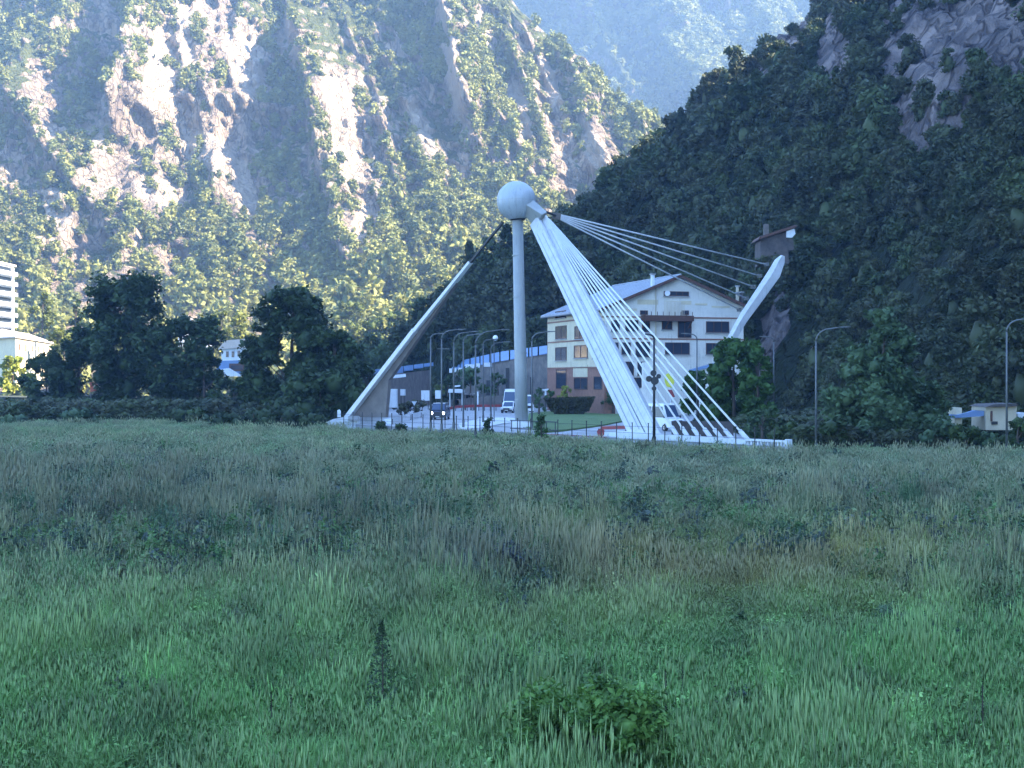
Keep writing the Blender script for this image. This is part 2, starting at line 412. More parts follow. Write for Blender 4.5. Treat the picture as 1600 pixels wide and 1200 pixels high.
class Wall:
    def __init__(s, name, y0, k, e, ez, x0, x1, dx, zmax, dz, ridge_px, ribs, mat, amp, seed, lean, back=300):
        s.par = (y0, k, e, ez)
        nx = int((x1 - x0) / dx) + 1; nz = int(zmax / dz) + 1
        xs = np.linspace(x0, x1, nx)
        rp = [wall_px(a, b, *s.par) for a, b in ridge_px]
        zt = np.interp(xs, [p[0] for p in rp], [p[1] for p in rp]) if rp else np.full(nx, zmax)
        zt = np.minimum(zt, zmax) + 7 * fbm(xs / 28.0, xs * 0 + seed, o=4)
        t = np.concatenate([np.linspace(0, 1, nz), 1 + np.linspace(0.02, 0.6, 14)])
        X, T = np.meshgrid(xs, t, indexing='ij')
        ZT = zt[:, None] + 0 * T
        over = np.clip(T - 1, 0, None)
        Z = np.clip(T, 0, 1) * ZT - over * ZT * 1.3 - 3
        ribp = [([wall_px(a, b, *s.par) for a, b in r[0]], *r[1:]) for r in ribs]
        s.s = (nx, len(t)); s.xs = xs; s.t = t; s.zt = zt
        Zc = np.clip(Z, 0, None)
        Y = y0 + k * Zc + e * (1 - np.exp(-Zc / ez)) + over * (back * 2)
        # noise space leaning with the strata
        U = X + lean * Zc; W = Zc
        a1, a2, a3, a4 = amp
        D = a1 * (ridged(U / 95.0, W / 210.0, 3, seed) - 0.55) * 2 + a2 * (ridged(U / 34.0 + 5, W / 95.0, 3, seed + 3) - 0.5) * 2 \
            + a3 * (ridged(U / 13.0, W / 30.0, 3, seed + 9) - 0.5) * 2 + a4 * fbm(X / 4.5, Zc / 6.0, o=3) * 2
        s.rib = np.zeros_like(X)
        for pts, A, wl, wr in ribp:
            A = A * 1.35
            pz = [p[1] for p in pts]; pxs = [p[0] for p in pts]
            o = np.argsort(pz); pz = np.array(pz)[o]; pxs = np.array(pxs)[o]
            cx = np.interp(Zc, pz, pxs) + 5 * fbm(Zc / 25.0 + seed, Zc * 0 + A, o=3)
            span = pz[-1] - pz[0]
            win = sstep(pz[0] - 0.25 * span, pz[0] + 0.15 * span, Zc) * (1 - sstep(pz[-1] - 0.05 * span, pz[-1] + 0.3 * span, Zc))
            d = X - cx
            R = np.where(d > 0, np.exp(-d / wr), np.exp(d / wl)) * A * win
            D = D + R; s.rib = s.rib + np.where(d < 0, np.exp(d / (wl * 1.5)), 0) * win
        soft = sstep(2, 45, Zc)
        Y = Y - D * soft * (1 - 0.6 * np.clip(over * 5, 0, 1))
        s.X, s.Y, s.Z = X, Y, Z
        V = np.stack([X, Y, Z], -1)
        # normals for scattering
        du = np.gradient(V, axis=0); dv = np.gradient(V, axis=1)
        n = np.cross(du, dv); n /= np.linalg.norm(n, axis=-1, keepdims=True) + 1e-9
        s.n = n
        rockiness = 0.35 * sstep(0.1, 0.6, fbm(U / 60.0, W / 120.0, o=3) + 0.25) - 0.9 * np.clip(s.rib, 0, 1)  # dark scrub replaces rock left of each rib, deepening the shade there
        if name == 'mountain_left': s.bare = bare_f(800 + X / Y * FP, HY - (Z - CZ) / Y * FP); rockiness = rockiness + 1.2 * s.bare
        else: s.bare = rockiness * 0
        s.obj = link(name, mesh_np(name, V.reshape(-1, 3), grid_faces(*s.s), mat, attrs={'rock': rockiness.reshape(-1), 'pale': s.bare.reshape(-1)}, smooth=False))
        tag(s.obj, kind='structure')
    def sample(s, n, dens):
        """n random surface points thinned by dens(X,Z,px,py,nz,left)"""
        u = rng.random(n) * (s.s[0] - 2); v = rng.random(n) * (np.sum(s.t <= 1) - 2)
        iu, iv = u.astype(int), v.astype(int); fu, fv = (u - iu)[:, None], (v - iv)[:, None]
        V = np.stack([s.X, s.Y, s.Z], -1)
        P = V[iu, iv] * (1 - fu) * (1 - fv) + V[iu + 1, iv] * fu * (1 - fv) + V[iu, iv + 1] * (1 - fu) * fv + V[iu + 1, iv + 1] * fu * fv
        nn = s.n[iu, iv]
        px = 800 + P[:, 0] / P[:, 1] * FP; py = HY - (P[:, 2] - CZ) / P[:, 1] * FP
        keep = rng.random(n) < dens(P, px, py, nn)
        return P[keep], px[keep], py[keep]

LR = [((262, -60), (250, 40), (222, 110), (175, 175), (120, 240))]
left_ribs = [
    (((268, -80), (250, 30), (225, 110), (200, 170)), 52, 6, 55),
    (((470, 60), (490, 140), (505, 230), (530, 330), (560, 430)), 38, 6, 50),
    (((685, -60), (700, 40), (712, 120), (728, 200)), 38, 4, 26),
    (((-10, 110), (60, 190), (130, 290), (190, 380)), 20, 9, 30),
    (((330, 250), (345, 330), (370, 400)), 14, 5, 26),
    (((590, 60), (640, 180), (680, 300), (720, 400)), 12, 5, 30),
    (((870, 90), (905, 170), (935, 240), (950, 300)), 18, 5, 26),
    (((790, 60), (830, 170), (860, 260)), 14, 5, 28),
    (((100, -60), (95, 20), (70, 90)), 16, 6, 30),
    (((960, 130), (985, 170), (1000, 210)), 10, 5, 20),
]
WL = Wall('mountain_left', 500, 1.05, 190, 40, -560, 170, 1.55, 430, 1.15,
          [(-900, -420), (500, -400), (700, -120), (780, -40), (800, -8), (838, 42), (868, 62), (900, 88), (950, 142), (1000, 182), (1040, 195), (1062, 230), (1090, 330), (1120, 460)],
          left_ribs, M['rock_left'], (17, 11, 8.5, 2.8), 3, 0.36)
far_ribs = [
    (((1010, -60), (1020, 40), (1060, 110), (1110, 190)), 60, 14, 110),
    (((1180, -60), (1190, 40), (1200, 120)), 36, 12, 80),
    (((880, -60), (900, 0)), 40, 14, 60),
]
WF = Wall('mountain_far', 1300, 1.0, 0.01, 40, -260, 980, 6.0, 760, 5.0, [], far_ribs, M['rock_far'], (52, 24, 11, 4), 17, 0.35, back=700)

# ---- the near hill on the right, with the spur that shades the valley floor
def hill_h(X, Y):
    foot = np.interp(Y, [-300, 60, 100, 150, 185, 213, 228, 250, 265, 280, 300, 312, 324], [75, 72, 62, 52, 40, 38, 30, 22, 15, 7, -6, -30, -62])
    wob = 4 * fbm(X / 40.0, Y / 40.0, o=4)
    d = X - foot
    a = 1.22 * d + wob * sstep(0, 30, d) * 1.2
    cap = np.interp(Y, [-500, 190, 225, 260, 300, 450], [335, 335, 255, 185, 150, 150]) + 12 * fbm(X / 60.0, Y / 60.0, o=3)
    cx = [-60, -26, -19, -12, 9, 35, 72, 150, 300, 450]
    cY = np.interp(X, cx, [328, 324, 321, 320, 322, 337, 380, 430, 450, 450])
    cZ = np.interp(X, cx, [-6, 11, 16, 23, 36.5, 56, 98, 150, 150, 150])
    c = np.where(Y < cY, CZ + (cZ - CZ) * Y / cY, cZ - 1.25 * (Y - cY)) + np.clip(X - 92, 0, None) * np.interp(Y, [150, 230, 300], [3.0, 1.2, 0.0]) + wob * 0.35
    # soft minimum
    k = 5.0
    h = -k * np.log(np.exp(-np.clip(a, -60, 500) / k) + np.exp(-np.clip(cap, -60, 500) / k) + np.exp(-np.clip(c, -60, 500) / k) + 1e-300)
    # gully and cliff relief
    h = h + sstep(4, 25, h) * (4.5 * (ridged((X + 0.5 * Y) / 34.0, (Y - 0.3 * X) / 60.0, 3, 5) - 0.55) + 1.2 * fbm(X / 6.0, Y / 6.0, o=3))
    return h
hx = np.concatenate([np.arange(-80, 150, 1.4), np.arange(150, 460, 4)]); hy = np.concatenate([np.arange(-320, 90, 5), np.arange(90, 460, 1.5), np.arange(460, 620, 5)])
HX, HYY = np.meshgrid(hx, hy, indexing='ij')
HZ = hill_h(HX, HYY)
hpx = 800 + HX / np.maximum(HYY, 1) * FP; hpy = HY - (HZ - CZ) / np.maximum(HYY, 1) * FP
def in_rock(px, py):
    """cliffs on the hill, given where they stand"""
    r = np.zeros_like(px)
    for cx, cy, rx, ry in ((1445, 115, 82, 105), (1420, 205, 60, 50), (1475, 30, 90, 70), (1235, 50, 40, 75), (1300, 90, 28, 90), (1575, 60, 70, 75), (1190, 130, 18, 40), (1212, 490, 22, 55), (1190, 560, 20, 35), (1275, 560, 16, 30)):
        d = ((px - cx) / rx) ** 2 + ((py - cy) / ry) ** 2
        r = np.maximum(r, 1 - sstep(0.45, 1.5, d + 0.5 * vnoise(px / 14.0, py / 14.0)))
    return r
rk = in_rock(hpx, hpy) * (HYY > 120)
HZ = HZ + rk * (5.0 * (ridged(HX / 9.0, HYY / 14.0, 3, 2) - .5) + 2.5 * fbm(HX / 3.5, HYY / 4.0 + HZ / 3.0, o=3))
WV = np.stack([HX, HYY, HZ], -1)
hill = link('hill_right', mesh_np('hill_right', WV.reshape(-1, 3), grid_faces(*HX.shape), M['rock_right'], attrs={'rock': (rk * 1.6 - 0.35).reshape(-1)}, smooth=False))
tag(hill, kind='structure')

# ------------------------------------------------------------------ plant builders (numpy)
def ico(sub=1):
    bm = bmesh.new(); bmesh.ops.create_icosphere(bm, subdivisions=sub, radius=1.0)
    V = np.array([v.co[:] for v in bm.verts]); F = np.array([[v.index for v in f.verts] for f in bm.faces]); bm.free(); return V, F
ICO1 = ico(1); ICO2 = ico(2)
def leaf_faces(C, size, r, droop=0.0, up=0.35):
    """one small kinked quad (2 tris) per point"""
    n = len(C)
    a = r.normal(size=(n, 3)); a /= np.linalg.norm(a, axis=1, keepdims=True)
    b = r.normal(size=(n, 3)); b[:, 2] += 0
    nrm = r.normal(size=(n, 3)); nrm[:, 2] = np.abs(nrm[:, 2]) + up; nrm /= np.linalg.norm(nrm, axis=1, keepdims=True)
    a = a - nrm * np.sum(a * nrm, 1, keepdims=True); a /= np.linalg.norm(a, axis=1, keepdims=True)
    b = np.cross(nrm, a)
    s = (size * (0.6 + 0.8 * r.random(n)))[:, None] if np.ndim(size) else size * (0.6 + 0.8 * r.random(n))[:, None]
    V = np.stack([C - a * s, C + b * s * 0.55 + nrm * s * 0.18, C + a * s, C - b * s * 0.55 + nrm * s * 0.18], 1).reshape(-1, 3)
    i = np.arange(n)[:, None] * 4
    F = np.concatenate([i + np.array([[0, 1, 2]]), i + np.array([[0, 2, 3]])], 0)
    return V, F
def join(parts):
    Vs, Fs, o = [], [], 0
    for V, F in parts:
        Vs.append(V); Fs.append(F + o); o += len(V)
    return np.concatenate(Vs), np.concatenate(Fs)
def crown_np(seed, n_leaf=500, leaf=0.10, n_cl=16, shape='round', core=0.55, cl_r=0.36):
    """unit crown: radius about 1, base at z=0, height hgt; lobes of leaves over a rough core"""
    r = np.random.default_rng(seed)
    if shape == 'cone':
        h = 3.0; z = r.random(n_cl) ** 0.8; ang = r.random(n_cl) * 6.283; rad = (1 - z) * (0.55 + 0.25 * r.random(n_cl))
        C = np.stack([np.cos(ang) * rad, np.sin(ang) * rad, 0.15 + z * h * 0.92], 1); cr = cl_r * (0.35 + 0.9 * (1 - z))
    else:
        hh = {'round': 1.0, 'tall': 1.5, 'flat': 0.75}[shape]
        ang = r.random(n_cl) * 6.283; z = r.random(n_cl) * 1.7 - 0.75
        z = np.clip(z, -0.75, 0.95); rad = np.sqrt(np.clip(1 - z * z, 0, 1)) * (0.45 + 0.42 * r.random(n_cl))
        C = np.stack([np.cos(ang) * rad, np.sin(ang) * rad, (z + 0.85) * hh], 1); cr = cl_r * (0.75 + 0.6 * r.random(n_cl))
    parts = []
    if core > 0:
        for c, q in zip(C, cr):
            V, F = ICO1; k = V * (1 + 0.5 * (r.random((len(V), 1)) - 0.5)) * q * core * 1.3 + c
            parts.append((k, F))
        if shape != 'cone':
            V, F = ICO2; parts.append((V * np.array([0.5, 0.5, 0.55 * hh]) * (1 + 0.4 * (r.random((len(V), 1)) - 0.5)) + np.array([0, 0, 0.85 * hh]), F))
    pick = r.integers(0, n_cl, n_leaf)
    d = r.normal(size=(n_leaf, 3)); d /= np.linalg.norm(d, axis=1, keepdims=True)
    rr = (0.62 + 0.45 * r.random(n_leaf) ** 0.7)[:, None]
    P = C[pick] + d * rr * cr[pick][:, None] * np.array([1.15, 1.15, 0.85])
    P[:, 2] = np.maximum(P[:, 2], 0.02)
    parts.append(leaf_faces(P, leaf, r))
    return join(parts)

def proto(name, VF, mat, smooth=False):
    return mesh_np(name, VF[0], VF[1], mat, smooth)
def scatter(name, protos, P, S, RZ, IDX, label, cat=None, tint=None, tilt=None):
    """one object whose points carry the plants (geometry nodes)"""
    me = bpy.data.meshes.new(name); n = len(P)
    me.vertices.add(n); me.vertices.foreach_set('co', np.ascontiguousarray(P, dtype=np.float32).ravel())
    a = me.attributes.new('scl', 'FLOAT_VECTOR', 'POINT'); a.data.foreach_set('vector', np.ascontiguousarray(S, dtype=np.float32).ravel())
    R = np.zeros((n, 3), dtype=np.float32); R[:, 2] = RZ
    if tilt is not None: R[:, 0] = tilt
    a = me.attributes.new('rot', 'FLOAT_VECTOR', 'POINT'); a.data.foreach_set('vector', R.ravel())
    a = me.attributes.new('kindex', 'INT', 'POINT'); a.data.foreach_set('value', np.ascontiguousarray(IDX, dtype=np.int32))
    if tint is not None:
        a = me.attributes.new('tint', 'FLOAT_VECTOR', 'POINT'); a.data.foreach_set('vector', np.ascontiguousarray(tint, dtype=np.float32).ravel())
    o = link(name, me)
    ng = bpy.data.node_groups.new(name + '_nodes', 'GeometryNodeTree')
    ng.interface.new_socket('Geometry', in_out='INPUT', socket_type='NodeSocketGeometry')
    ng.interface.new_socket('Geometry', in_out='OUTPUT', socket_type='NodeSocketGeometry')
    gi = ng.nodes.new('NodeGroupInput'); go = ng.nodes.new('NodeGroupOutput'); jn = ng.nodes.new('GeometryNodeJoinGeometry')
    mp = ng.nodes.new('GeometryNodeMeshToPoints'); ng.links.new(gi.outputs[0], mp.inputs['Mesh'])
    def named(nm, ty):
        q = ng.nodes.new('GeometryNodeInputNamedAttribute'); q.data_type = ty; q.inputs['Name'].default_value = nm
        return [s for s in q.outputs if s.enabled and s.name == 'Attribute'][0]
    sc, ro, ki = named('scl', 'FLOAT_VECTOR'), named('rot', 'FLOAT_VECTOR'), named('kindex', 'INT')
    e2r = ng.nodes.new('FunctionNodeEulerToRotation'); ng.links.new(ro, e2r.inputs[0])
    for k, pm in enumerate(protos):
        po = bpy.data.objects.new(pm.name + '_source', pm)      # never linked to the scene
        oi = ng.nodes.new('GeometryNodeObjectInfo'); oi.inputs['Object'].default_value = po; oi.inputs['As Instance'].default_value = True
        cp = ng.nodes.new('FunctionNodeCompare'); cp.data_type = 'INT'; cp.operation = 'EQUAL'
        ins = [s for s in cp.inputs if s.enabled]; ng.links.new(ki, ins[0]); ins[1].default_value = k
        ip = ng.nodes.new('GeometryNodeInstanceOnPoints')
        ng.links.new(mp.outputs[0], ip.inputs['Points']); ng.links.new(cp.outputs[0], ip.inputs['Selection'])
        ng.links.new(oi.outputs['Geometry'], ip.inputs['Instance'])
        ng.links.new(e2r.outputs[0], ip.inputs['Rotation']); ng.links.new(sc, ip.inputs['Scale'])
        ng.links.new(ip.outputs[0], jn.inputs[0])
    ng.links.new(jn.outputs[0], go.inputs[0])
    md = o.modifiers.new('scatter', 'NODES'); md.node_group = ng
    tag(o, label, cat, kind='stuff')
    return o

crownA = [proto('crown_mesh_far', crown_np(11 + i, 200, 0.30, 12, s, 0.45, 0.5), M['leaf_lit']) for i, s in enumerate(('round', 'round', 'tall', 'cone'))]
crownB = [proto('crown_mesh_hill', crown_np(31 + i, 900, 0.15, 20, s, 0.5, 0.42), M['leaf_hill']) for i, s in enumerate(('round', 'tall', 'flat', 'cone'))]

# left mountain wood
def left_shade(P):
    iu = np.clip(((P[:, 0] - WL.xs[0]) / (WL.xs[1] - WL.xs[0])).astype(int), 0, WL.s[0] - 1)
    tt = np.clip(P[:, 2] / np.maximum(WL.zt[iu], 1), 0, 1); nz = int(np.sum(WL.t <= 1)) - 1
    return np.clip(WL.rib[iu, (tt * nz).astype(int)], 0, 1)
def dens_left(P, px, py, nn):
    low = sstep(110, 20, P[:, 2]) * 0 + (1 - sstep(25, 95, P[:, 2]))
    U_ = P[:, 0] + .42 * P[:, 2]; f = fbm(U_ / 26.0, P[:, 2] / 75.0, o=4)
    f = f * .7 + .5 * fbm(U_ / 8.0, P[:, 2] / 20.0 + 5, o=3)
    d = sstep(-0.01, 0.13, f) * 1.0 + 0.03
    d = d * sstep(-0.25, 0.35, nn[:, 2]) + low * 0.35 + 0.5 * left_shade(P)  # extra trees on the ribs' shadow sides also darken them
    bare = 0.72 * bare_f(px, py) + 0 * (np.exp(-((px - 705 - (py - 100) * 0.14) / 14) ** 2) * (py < 210) + np.exp(-((px - 570) / 38) ** 2 - ((py - 370) / 60) ** 2) + np.exp(-((px - 265) / 45) ** 2 - ((py - 110) / 90) ** 2) * .6)
    inview = (px > -250) & (px < 1200) & (py > -220)
    return np.clip(d - bare, 0, 1) * inview
flip = 1
if WL.n[100, 100, 1] > 0: WL.n *= -1
if WF.n[20, 20, 1] > 0: WF.n *= -1
P, px, py = WL.sample(42000, dens_left)
n = len(P); s0 = (0.8 + 2.7 * rng.random(n) ** 2.2) * (1 + 0.55 * (1 - sstep(20, 90, P[:, 2])))
idx = rng.choice([0, 1, 2, 3], n, p=[.38, .32, .22, .08])
P[:, 2] -= s0 * 0.25
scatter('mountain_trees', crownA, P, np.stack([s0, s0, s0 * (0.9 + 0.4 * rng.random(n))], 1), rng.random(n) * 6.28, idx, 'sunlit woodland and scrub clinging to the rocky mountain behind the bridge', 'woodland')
print('left trees', n)
# far mountain wood
P, px, py = WF.sample(60000, lambda P, px, py, nn: (sstep(-0.25, 0.2, fbm(P[:, 0] / 70.0, P[:, 2] / 90.0, o=4)) * 0.85 + 0.15) * (px > 750) * (px < 1330) * (py > -60) * (py < 320))
n = len(P); s0 = 2.2 + 3.6 * rng.random(n) ** 1.5; P[:, 2] -= s0 * 0.25
scatter('far_mountain_trees', crownA, P, np.stack([s0, s0, s0], 1), rng.random(n) * 6.28, rng.choice([0, 1, 2, 3], n, p=[.4, .35, .2, .05]), 'hazy blue woodland covering the farthest mountainside in the gap', 'woodland')
print('far trees', n)
# right hill wood
n = 24000
Y = 100 + rng.random(n) * 400; X = -60 + rng.random(n) * 260
Z = hill_h(X, Y)
px = 800 + X / Y * FP; py = HY - (Z - CZ) / Y * FP
cY = np.interp(X, [-60, -26, -19, -12, 9, 35, 72, 150], [328, 324, 321, 320, 322, 337, 380, 430])
bx = (X - 20) * 0.957 + (Y - 232) * 0.288; by = -(X - 20) * 0.288 + (Y - 232) * 0.957
bld = (np.abs(bx) < 15) & (np.abs(by) < 17)
ok = (Z > 0.8) & (px < 1780) & (py > -160) & (Y < cY + 25) & ~bld
ok &= ~((X > 34) & (X < 44) & (Y > 214) & (Y < 234))                       # the stone hut and its terrace
ok &= ~((X > 27) & (X < 36) & (Y > 190) & (Y < 216))
ok &= rng.random(n) > in_rock(px, py) * np.where(py > 300, 0.5, 0.97)
P = np.stack([X, Y, Z], 1)[ok]; n = len(P); px = px[ok]; py = py[ok]
s0 = (1.1 + 2.6 * rng.random(n) ** 1.8) * (0.85 + 0.5 * fbm(X[ok] / 25.0, Y[ok] / 25.0, o=2)); s0 *= 1 - 0.25 * (P[:, 1] < 200)
P[:, 2] -= s0 * 0.3
# the largest-looking trees of the hill stand as individuals
vis = (px > 700) & (px < 1600) & (py > 0) & (P[:, 1] < 330)
size_px = s0 / P[:, 1] * vis
order = np.argsort(-size_px)
HERO = order[:110]
hero_pts = [(P[i].copy(), s0[i]) for i in HERO]
mask = np.ones(n, bool); mask[HERO] = False
P, s0 = P[mask], s0[mask]; n = len(P)
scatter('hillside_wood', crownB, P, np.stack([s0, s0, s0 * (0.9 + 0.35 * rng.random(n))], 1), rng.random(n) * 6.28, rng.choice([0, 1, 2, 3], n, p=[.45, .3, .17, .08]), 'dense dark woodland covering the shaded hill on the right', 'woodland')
print('hill trees', n)
def copy_tree(o, parent=None):
    c = o.copy(); COL.objects.link(c)
    if parent is not None: c.parent = parent
    for ch in list(o.children): copy_tree(ch, c)
    return c

# ------------------------------------------------------------------ the meadow
def mat_tint(name, rough=0.7, trans=0.25, amp=0.35):
    m, nt, b = new_mat(name); b.inputs['Roughness'].default_value = rough; b.inputs['Specular IOR Level'].default_value = 0.2
    t = N(nt, 'ShaderNodeAttribute', attribute_name='tint', attribute_type='INSTANCER').outputs['Vector']
    oi = N(nt, 'ShaderNodeObjectInfo').outputs['Random']
    f = mathn(nt, 'ADD', mathn(nt, 'MULTIPLY', oi, amp), 1 - amp / 2)
    vm = N(nt, 'ShaderNodeVectorMath', operation='SCALE'); L(nt, t, vm.inputs[0]); L(nt, f, vm.inputs['Scale'])
    L(nt, vm.outputs[0], b.inputs['Base Color'])
    tr = N(nt, 'ShaderNodeBsdfTranslucent'); L(nt, vm.outputs[0], tr.inputs[0])
    mx = N(nt, 'ShaderNodeMixShader'); mx.inputs[0].default_value = trans
    L(nt, b.outputs[0], mx.inputs[1]); L(nt, tr.outputs[0], mx.inputs[2]); L(nt, mx.outputs[0], nt.nodes['Material Output'].inputs[0])
    return m
M['grass'] = mat_tint('meadow_grass', 0.6, 0.3)
M['weed'] = mat_tint('meadow_weed', 0.7, 0.2, 0.5)

def blades(seed, n=26, h=1.0, w=0.035, spread=0.42, bend=0.45, heads=0.0):
    r = np.random.default_rng(seed); V = []; F = []
    for i in range(n):
        a = r.random() * 6.283; d = spread * math.sqrt(r.random()); bx, by = math.cos(a) * d, math.sin(a) * d
        hh = h * (0.55 + 0.5 * r.random()); q = r.random() * 6.283; lx, ly = math.cos(q) * bend * hh * r.random(), math.sin(q) * bend * hh * r.random()
        p = r.random() * 6.283; wx, wy = math.cos(p) * w, math.sin(p) * w; k = len(V)
        V += [(bx - wx, by - wy, -0.05), (bx + wx, by + wy, -0.05), (bx + lx * .35 + wx * .7, by + ly * .35 + wy * .7, hh * .6), (bx + lx * .35 - wx * .7, by + ly * .35 - wy * .7, hh * .6), (bx + lx, by + ly, hh)]
        F += [(k, k + 1, k + 2), (k, k + 2, k + 3), (k + 3, k + 2, k + 4)]
        if r.random() < heads:
            k = len(V); s = w * 2.0; t = hh * 1.02
            V += [(bx + lx - s, by + ly, t), (bx + lx + s, by + ly, t), (bx + lx, by + ly - s, t), (bx + lx, by + ly + s, t), (bx + lx, by + ly, t - .14 * h), (bx + lx * 1.1, by + ly * 1.1, t + .22 * h)]
            F += [(k, k + 2, k + 5), (k + 2, k + 1, k + 5), (k + 1, k + 3, k + 5), (k + 3, k, k + 5), (k, k + 4, k + 2), (k + 2, k + 4, k + 1), (k + 1, k + 4, k + 3), (k + 3, k + 4, k)]
    return np.array(V), np.array(F)
def weed(seed, n=120, leaf=0.075, h=1.0):
    r = np.random.default_rng(seed)
    parts = []
    for j in range(7):
        a = r.random() * 6.283; d = 0.32 * math.sqrt(r.random()); m_ = n // 7
        t = r.random(m_); hh = h * (0.6 + 0.45 * r.random()); lx, ly = (r.random(2) - .5) * 0.35
        P = np.stack([math.cos(a) * d + lx * t + r.normal(size=m_) * .075 * (1.15 - t), math.sin(a) * d + ly * t + r.normal(size=m_) * .075 * (1.15 - t), 0.04 + t * hh], 1)
        parts.append(leaf_faces(P, leaf * (1.15 - 0.5 * t), r, up=0.2))
    return join(parts)
gp = [proto('tuft_grass', blades(1, 30, 1.0, .015, .42, .75), M['grass']), proto('tuft_fine', blades(2, 38, 1.1, .010, .45, .5, .25), M['grass']),
      proto('tuft_stalks', blades(3, 22, 1.5, .010, .42, .35, .8), M['grass']), proto('tuft_low', blades(4, 30, 0.6, .028, .5, .9), M['grass']),
      proto('tuft_weed', weed(5), M['weed']), proto('tuft_broad', weed(6, 90, .12, .7), M['weed']), proto('tuft_spire', weed(8, 150, .06, 1.25), M['weed'])]
# meadow points: denser near the eye
def meadow_pts():
    out = []
    for y0, y1, den in ((9, 17, 14), (17, 30, 26), (30, 45, 17), (45, 70, 10), (70, 105, 6.0), (105, 150, 3.6), (150, 262, 1.9)):
        area_w = 2 * (0.36 * y1 + 13); n = int((y1 - y0) * area_w * den * 0.86)
        y = y0 + rng.random(n) * (y1 - y0); x = (rng.random(n) - .5) * area_w
        k = np.abs(x) < 0.365 * y + 13; out.append(np.stack([x[k], y[k]], 1))
    return np.concatenate(out)
PXY = meadow_pts(); X, Y = PXY[:, 0], PXY[:, 1]
# behind the fence line there is the road, right of it the hill foot
t_l = (X + 23) / 44.5; side = (Y - 178) * 44.5 + (X + 23) * 62.0      # >0 : beyond the fence line
ok = ~((side > -90) & (X > -25)) | ((X > 21.5) & (Y < 119))
ok &= ~((X > 21.5) & (Y > 119))
X, Y = X[ok], Y[ok]; n = len(X)
px = 800 + X / Y * FP; py = HY + CZ / Y * FP
wx = X + 3.5 * fbm(X / 6, Y / 9, o=3); wy = Y + 4.5 * fbm(X / 7 + 9, Y / 11, o=3)
wpx = 800 + wx / wy * FP; wpy = HY + CZ / wy * FP
def blob(cx, cy, rx, ry): return np.exp(-(((wpx - cx) / rx) ** 2 + ((wpy - cy) / ry) ** 2))
base = np.array([0.098, 0.160, 0.058])
def col(c): return np.array(c)[None, :]
T = np.ones((n, 3)) * base
n1 = fbm(X / 3.0, Y / 4.5, o=4); n2 = fbm(X / 11.0 + 4, Y / 15.0, o=3); n3 = fbm(X / 1.1, Y / 1.6, o=2)
def mixT(f, c):
    global T
    f = np.clip(f, 0, 1)[:, None]; T = T * (1 - f) + col(c) * f
far = sstep(52, 75, Y)
mixT(sstep(-0.1, 0.35, n1) * 0.6, (0.125, 0.165, 0.065))
mixT(sstep(0.1, 0.45, n2) * 0.45 * (1 - far), (0.062, 0.120, 0.060))
# grey mauve seed haze over the far part, greener at the very edge
grey = far * (0.75 - 0.5 * sstep(110, 140, Y) * sstep(-0.15, 0.25, n2)) * (0.55 + 0.6 * sstep(-0.25, 0.3, n1 * .6 + n2 * .6))
mixT(grey, (0.115, 0.132, 0.085))
weedy = blob(420, 830, 420, 75) * 1.0 + blob(120, 790, 220, 60) + blob(800, 905, 190, 48) * 1.3 + blob(1380, 800, 260, 42) * .8 + blob(1560, 930, 90, 40)
weedy = np.clip(weedy * (0.65 + 0.9 * n1 + 0.5 * n3), 0, 1)
mixT(weedy * 0.9, (0.040, 0.052, 0.040))
mixT(np.clip(weedy * sstep(0.05, 0.4, n3), 0, 1) * .7, (0.035, 0.07, 0.035))
mixT(np.clip(blob(1180, 905, 260, 55) + blob(980, 850, 130, 30) * .7 + blob(900, 985, 160, 35) * .4 + blob(1420, 880, 200, 30) * .4, 0, 1) * (0.8 + 0.6 * n1), (0.150, 0.130, 0.042))
mixT(np.clip(blob(1120, 930, 230, 45) * sstep(0.0, 0.4, n3 + n1) * .8, 0, 1), (0.11, 0.085, 0.06))
mixT(blob(1350, 1040, 320, 90) * .6 + blob(150, 1130, 280, 70) * .5, (0.068, 0.165, 0.040))
mixT(blob(700, 950, 120, 25) * .6 + blob(520, 1040, 200, 30) * .3, (0.105, 0.14, 0.05))
mixT(blob(930, 1140, 150, 60) * .6, (0.045, 0.10, 0.025))
mixT(blob(800, 895, 90, 38) * .5, (0.055, 0.080, 0.085))
nearg = sstep(44, 30, Y)
mixT(nearg * .55, (0.092, 0.172, 0.050))
dark = sstep(0.12, 0.34, fbm(X / 1.5 + 31, Y / 3.0, o=3)) * (0.45 + 0.3 * far)
mixT(dark, (0.030, 0.058, 0.026))
k = rng.random(n) + .22 * fbm(X / 2.2 + 50, Y / 3.0, o=3)
idx = np.select([k < .22, k < .42, k < .58, k < .68, k < .80], [0, 1, 2, 3, 5], 4)
w1 = rng.random(n) < weedy * .75
idx = np.where(w1, rng.choice([4, 6, 2], n, p=[.55, .25, .2]), idx)
idx = np.where((rng.random(n) < blob(930, 1140, 150, 60)), 5, idx)
hgt = (0.30 + 0.36 * rng.random(n) ** 1.5) * (1 + 0.6 * n1 + .6 * n3)
hgt = hgt * (1 + 0.7 * weedy) * np.where(idx == 3, .8, 1) * (1 + 0.6 * blob(930, 1140, 150, 60))
wid = np.where(Y > 70, 1.5, 1.0) * np.where(Y > 110, 1.45, 1.0) * (0.60 + 0.25 * rng.random(n))
sw = (0.55 - .30 * nearg)[:, None]; T = np.where((idx == 2)[:, None], T * (1 - sw) + np.array([0.150, 0.135, 0.080]) * sw, T)
T = np.where(((idx == 4) | (idx == 5))[:, None], T * (0.45 + 0.75 * rng.random(n))[:, None], T)
T *= (0.75 + 0.5 * rng.random(n) + 0.35 * n3 + .25 * n1)[:, None] * 2.25
